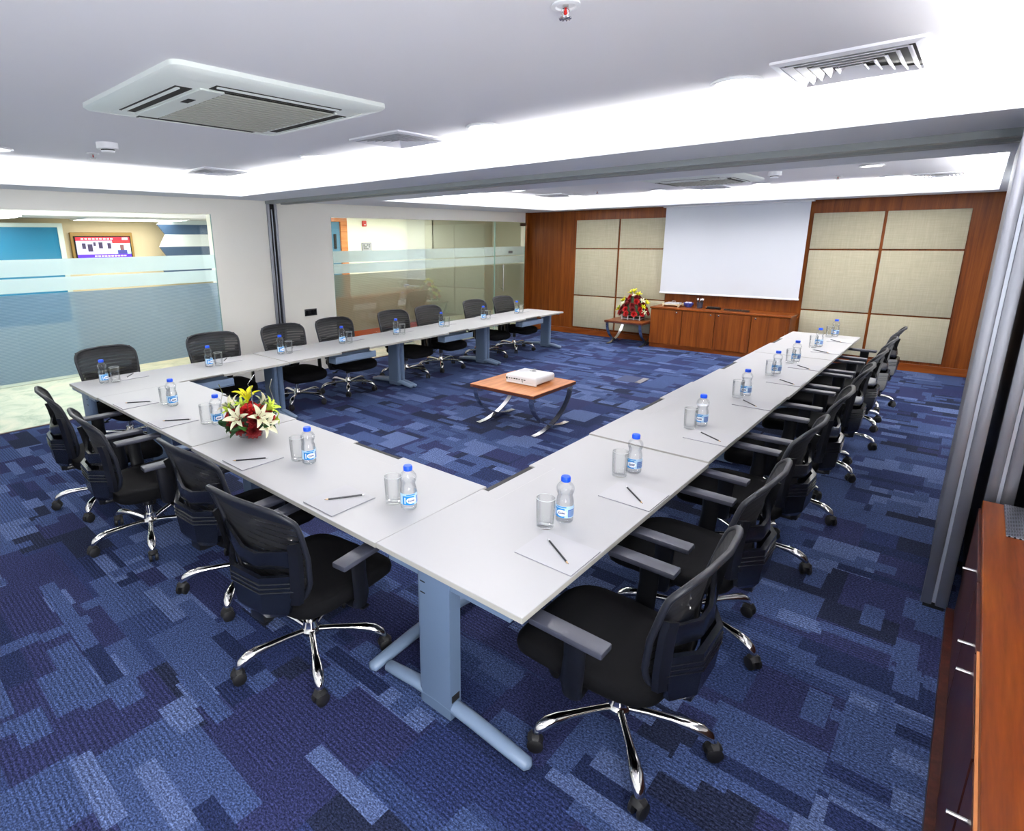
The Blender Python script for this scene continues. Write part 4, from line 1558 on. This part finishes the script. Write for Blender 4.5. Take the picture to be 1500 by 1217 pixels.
def low_table(label, loc, S, H, wd, shift=0.0):
    t = thing('coffee_table', label, 'table', loc, 0, 'low teak tables with crossed steel legs')
    h = S/2
    mb = MB()
    mb.box(-h, h, -h, h, H-0.038, H-0.006)
    mb.mi_(1).box(-h+0.001, h-0.001, -h+0.001, h-0.001, H-0.006, H)
    mb.build('tabletop', [M['edge_dark'], wd], t, 0)
    MB().box(-h+0.012, h-0.012, -h+0.012, h-0.012, H-0.048, H-0.038).build('steel_rim', M['satin'], t, 0)
    for sx in (-1, 1):
        xc = sx*(h-0.05)
        for sy in (-1, 1):
            mb = MB()
            secs = []
            n = 18
            for k in range(n+1):
                f = k/n
                ang = f*PI/2*0.985
                # quarter ellipse: falls steeply under one edge and runs out flat past the middle
                y = sy*(h-0.035)-sy*(S-0.10)*(1-math.cos(ang))
                z = (H-0.048)*(1-math.sin(ang))
                ty, tz_ = -sy*math.sin(ang)*(S-0.10), -math.cos(ang)*(H-0.048)
                l = math.hypot(ty, tz_)
                ny, nz = -tz_/l*0.006, ty/l*0.006
                if ny*sy < 0:
                    ny, nz = -ny, -nz
                z = max(z, 0.006)
                w = 0.03
                secs.append([(xc-w, y-ny, z-nz), (xc+w, y-ny, z-nz), (xc+w, y+ny, z+nz), (xc-w, y+ny, z+nz)])
            mb.rings(secs)
            mb.build('leg', M['satin'], t, 40)
    return t


low_table('low teak table in the open middle carrying the white projector', (-2.66, 3.79, 0), 0.88, 0.495, M['teak_light'])
low_table('low teak table beside the sideboard carrying the tall flowers', (-4.02, 9.53, 0), 0.80, 0.495, M['teak_x'])
# projector
t = thing('projector', 'white projector standing on the low teak table', 'projector', (-2.62, 3.86, 0.495), 0.02)
mb = MB()
mb.box(-0.215, 0.215, -0.19, 0.21, 0.018, 0.104, 0.024, 4)
mb.build('casing', M['white_pl'], t, 40)
MB().box(-0.205, 0.205, -0.186, -0.16, 0.006, 0.03, 0.005, 2).build('lower_lip', M['white_pl'], t)
for (x, y) in ((-0.16, -0.14), (0.16, -0.14), (0.0, 0.15)):
    MB().cyl((x, y, 0.0), 0.016, 0.022, 14).build('foot', M['blackpl'], t)
pp = MB()
for i, (w, h) in enumerate(((0.022, 0.010), (0.018, 0.010), (0.024, 0.012), (0.02, 0.012), (0.014, 0.012), (0.026, 0.010), (0.022, 0.010))):
    x = -0.165+i*0.035
    pp.box(x, x+w, -0.1925, -0.189, 0.056, 0.056+h)
pp.box(-0.20, -0.18, -0.192, -0.189, 0.045, 0.07)
pp.box(0.02, 0.035, -0.192, -0.189, 0.034, 0.044)
pp.build('ports', M['dark'], t, 0)
mb = MB()
mb.cyl((-0.02, 0.12, 0.103), 0.028, 0.002, 20)
mb.box(-0.07, -0.03, 0.10, 0.112, 0.103, 0.105)
mb.build('lens_dial', M['blackpl'], t)
MB().lathe([(0.05, 0), (0.05, 0.03), (0.036, 0.034)], 20, (0, 0, 0)).build('lens', M['blackpl'], t).matrix_local = Matrix.Translation((-0.08, 0.205, 0.055)) @ Matrix.Rotation(-PI/2, 4, 'X')

# ------------------------------------------------------------------ flowers


def petal(mb, L, w, bend, cup, az, tilt, nu=4, nv=7, pt=1.0):
    """a petal growing from the origin; bend curls it outwards, az spins it about the z axis"""
    ca, sa = math.cos(az), math.sin(az)

    def fn(i, j):
        s = j
        ang = tilt+bend*s*s
        # path in the radial plane
        n = 8
        r = z = 0.0
        for k in range(n):
            a = tilt+bend*(s*(k+0.5)/n)**2
            r += math.sin(a)*L*s/n
            z += math.cos(a)*L*s/n
        ww = w*(math.sin(PI*min(1, max(0.0, s*0.93+0.05)))**0.75)*(1-0.25*s*pt)
        u = (i-0.5)*2
        off = cup*u*u*ww
        rr = r-off*math.cos(ang)
        zz = z+off*math.sin(ang)
        x, y = rr, u*ww/2
        return (x*ca-y*sa, x*sa+y*ca, zz)
    mb.grid(fn, nu, nv)


def lily_mesh(L, m, w=0.32):
    mb = MB()
    for k in range(6):
        petal(mb, L*(1 if k % 2 else 0.95), L*w*(1.15 if k % 2 else 0.9), 1.15, 0.35, k*PI/3, 0.42 if k % 2 else 0.5)
    mb.mi_(1)
    for k in range(5):
        a = k*2*PI/5+0.3
        mb.tube([(0, 0, 0.01), (L*0.16*math.cos(a), L*0.16*math.sin(a), L*0.5), (L*0.22*math.cos(a), L*0.22*math.sin(a), L*0.56)], [L*0.008, L*0.008, L*0.025], 5)
    o = mb.build('lily', [m, M['stamen']], None, 60)
    return o


def rose_mesh(R, m):
    mb = MB()
    rnd = random.Random(5)
    for n, L, tilt, bend in ((12, 1.0, 1.15, 0.35), (10, 0.88, 0.85, 0.4), (8, 0.72, 0.55, 0.45), (6, 0.6, 0.30, 0.3), (4, 0.5, 0.1, 0.1)):
        for k in range(n):
            petal(mb, R*L*rnd.uniform(0.92, 1.08), R*0.62, bend, 0.30, 2*PI*k/n+tilt, tilt+rnd.uniform(-0.08, 0.08), 3, 4, 0.2)
    return mb.build('rose', m, None, 60)


def leaf_mesh(L, m):
    mb = MB()
    petal(mb, L, L*0.30, 0.9, 0.4, 0, 0.5)
    return mb.build('leaf', m, None, 60)


def fern_mesh(L, m):
    mb = MB()
    n = 9
    for k in range(n):
        f = k/n
        for s in (-1, 1):
            a = s*0.8
            b = len(mb.v)
            mb.tube([(0, 0, L*f), (s*L*0.14*(1-f*0.6), 0, L*f+L*0.16)], [L*0.016, L*0.004], 4)
    mb.tube([(0, 0, 0), (0, 0, L)], L*0.012, 5)
    return mb.build('fern', m, None, 60)


protos = {'white': lily_mesh(0.125, M['lily']), 'yellow': lily_mesh(0.12, M['lily_y'], 0.30), 'lime': lily_mesh(0.105, M['lily_g'], 0.30),
          'rose': rose_mesh(0.062, M['rose2']), 'rose_d': rose_mesh(0.062, M['rose']), 'leaf': leaf_mesh(0.13, M['leaf']), 'leaf2': leaf_mesh(0.12, M['leaf2']), 'fern': fern_mesh(0.15, M['leaf'])}


def bloom(kind, par, p, d, sc=1.0, spin=0.0):
    src = protos[kind]
    o = bpy.data.objects.new(src.name.split('.')[0], src.data)
    COL.objects.link(o)
    o.parent = par
    q = Vector(d).normalized().to_track_quat('Z', 'Y').to_matrix().to_4x4()
    o.matrix_local = Matrix.Translation(p) @ q @ Matrix.Rotation(spin, 4, 'Z') @ Matrix.Scale(sc, 4)
    return o


rnd = random.Random(11)
fl = thing('flower_arrangement', 'low arrangement of red roses and white lilies on the front tables', 'flowers', (-2.72, 0.40, ZT), 0, 'flower arrangements')
MB().lathe([(0.06, 0), (0.085, 0.01), (0.10, 0.05), (0.105, 0.065), (0.10, 0.065), (0.09, 0.04)], 28).build('bowl', M['satin'], fl, 50)
MB().lathe([(0.10, 0.05), (0.14, 0.09), (0.13, 0.16), (0.07, 0.20), (0.0, 0.21)], 20, cap1=False).build('moss', mat('dark_foliage', srgb(22, 48, 22), 0.8), fl, 60)
# view-independent ring layout: directions in the arrangement's own frame
tc = camang(-2.72, 0.40)


def around(a, e, r, zc=0.10, k=1.0):
    """point on the dome: a = angle from the direction of the aisle, e = elevation"""
    aa = tc+a
    d = Vector((math.cos(aa)*math.cos(e), math.sin(aa)*math.cos(e), math.sin(e)))
    return Vector((0, 0, zc))+d*r, d


for kind, a, e, r, sc in [('rose_d', -0.55, 0.08, 0.15, 1.15), ('rose_d', 0.15, -0.12, 0.17, 1.1), ('rose_d', 0.30, 0.32, 0.155, 1.15), ('rose_d', -1.05, 0.05, 0.16, 1.0), ('rose', -0.25, 0.95, 0.16, 1.15), ('rose', 0.42, 0.85, 0.16, 1.15), ('rose', 0.85, 0.70, 0.17, 1.1), ('rose', 1.30, 0.30, 0.18, 1.1), ('rose', -1.0, 0.6, 0.17, 1.05),
                         ('rose', -1.7, 0.4, 0.17, 1.0), ('rose_d', 2.0, 0.4, 0.17, 1.1), ('rose_d', 2.7, 0.3, 0.17, 1.1), ('rose_d', -2.4, 0.3, 0.17, 1.1), ('rose', 3.1, 0.9, 0.16, 1.0), ('rose_d', 0.95, 0.10, 0.16, 0.9)]:
    p, d = around(a, e, r)
    bloom(kind, fl, p-d*0.03, d, sc*0.95, rnd.uniform(0, 6))
for kind, a, e, r, sc, sp in [('white', -0.52, 0.50, 0.13, 1.05, 0.3), ('white', 0.45, 0.45, 0.14, 1.1, 0.9), ('white', 0.62, 0.10, 0.15, 1.05, 0.1), ('white', 2.3, 0.6, 0.15, 1.0, 0.5), ('yellow', 0.0, 1.42, 0.17, 1.15, 0.0), ('lime', 1.15, 0.62, 0.17, 1.1, 0.4), ('lime', 1.5, 0.05, 0.17, 0.7, 0.4), ('lime', -0.6, 1.15, 0.15, 0.8, 1.0), ('lime', -1.3, 0.75, 0.16, 0.8, 0.2), ('white', -2.2, 0.7, 0.15, 1.0, 0.2)]:
    p, d = around(a, e, r)
    bloom(kind, fl, p-d*0.01, d, sc*(1.06 if kind == 'white' else 1.05), sp)
for k in range(26):
    a = -PI+k*2*PI/26+rnd.uniform(-0.1, 0.1)
    e = rnd.choice((-0.05, 0.1, 0.35))
    p, d = around(a, e, 0.105)
    bloom(rnd.choice(('leaf', 'leaf', 'leaf2')), fl, p, d, rnd.uniform(0.9, 1.2), rnd.uniform(0, 6))
for k in range(8):
    p, d = around(-PI+k*2*PI/8, 0.85, 0.12)
    bloom('fern', fl, p, d, rnd.uniform(0.7, 0.95), rnd.uniform(0, 6))
for a in (-1.35, 1.45, 0.2, 2.9):
    p0, d = around(a, 0.9, 0.14)
    p1, _ = around(a, 0.75, 0.25)
    p2, _ = around(a*1.05, 1.0, 0.30)
    p3, _ = around(a*0.95, 1.05, 0.37)
    MB().tube([p0, p1, p2, p3], 0.0028, 6).build('wire_curl', M['satin'], fl)

fb = thing('flower_arrangement', 'tall pyramid of red roses and yellow lilies on far low table', 'flowers', (-4.02, 9.60, 0.496), 0, 'flower arrangements')
mb = MB()
for s in (-1, 1):
    for z in (0.02, 0.085):
        mb.box(-0.20, 0.20, s*0.12-0.006, s*0.12+0.006, z-0.006, z+0.006)
    for i in range(4):
        x = -0.19+i*0.127
        mb.box(x-0.010, x+0.010, s*0.12-0.009, s*0.12+0.009, 0, 0.10)
for s in (-1, 1):
    mb.box(s*0.20-0.006, s*0.20+0.006, -0.12, 0.12, 0.02, 0.032)
    mb.box(s*0.20-0.006, s*0.20+0.006, -0.12, 0.12, 0.079, 0.091)
mb.build('picket_planter', M['ink_white'], fb, 0)
MB().box(-0.185, 0.185, -0.105, 0.105, 0.005, 0.09).build('tray', mat('dark_green_tray', srgb(30, 50, 30), 0.7), fb, 0)
MB().lathe([(0.10, 0.085), (0.26, 0.12), (0.22, 0.22), (0.12, 0.38), (0.05, 0.48), (0.0, 0.50)], 20, cap1=False).build('foliage', mat('deep_foliage', srgb(26, 56, 26), 0.8), fb, 60)
rr = [(0.25, 0.13, 11), (0.215, 0.21, 10), (0.165, 0.29, 8), (0.12, 0.37, 6), (0.07, 0.44, 4)]
for r, z, n in rr:
    for k in range(n):
        a = 2*PI*k/n+z*9
        if abs(math.cos(a)) > 0.86 and z < 0.4:
            pass
        d = Vector((math.cos(a), math.sin(a), 0.45))
        bloom(rnd.choice(('rose', 'rose', 'rose_d')), fb, ((r+0.02)*math.cos(a), (r+0.02)*math.sin(a), z), d, 1.1, rnd.uniform(0, 6))
for x, y, z, kd, s in [(0, -0.02, 0.53, 'yellow', 1.0), (-0.07, 0.0, 0.50, 'yellow', 0.9), (0.09, -0.02, 0.48, 'yellow', 0.9), (0.02, -0.07, 0.46, 'white', 0.6), (-0.17, -0.05, 0.36, 'yellow', 1.0), (-0.22, 0, 0.34, 'lime', 0.9), (0.17, -0.05, 0.35, 'white', 0.9), (0.23, 0.0, 0.33, 'yellow', 0.9),
                       (-0.27, -0.05, 0.17, 'yellow', 1.0), (-0.24, -0.1, 0.22, 'lime', 0.9), (0.22, -0.10, 0.25, 'yellow', 0.8), (0.24, -0.1, 0.14, 'white', 0.8), (-0.14, -0.12, 0.30, 'white', 0.8), (0, 0.1, 0.45, 'yellow', 0.9), (0.2, 0.12, 0.3, 'lime', 0.9), (-0.2, 0.12, 0.25, 'yellow', 0.9)]:
    bloom(kd, fb, (x, y, z), (x*1.2, y*1.2-0.06, 0.25), s, rnd.uniform(0, 6))
for k in range(14):
    a = 2*PI*k/14
    bloom('leaf2', fb, (0.2*math.cos(a), 0.18*math.sin(a), 0.10+0.02*(k % 3)), (math.cos(a), math.sin(a), 0.15), 1.0, rnd.uniform(0, 6))
for o in protos.values():
    bpy.data.objects.remove(o)
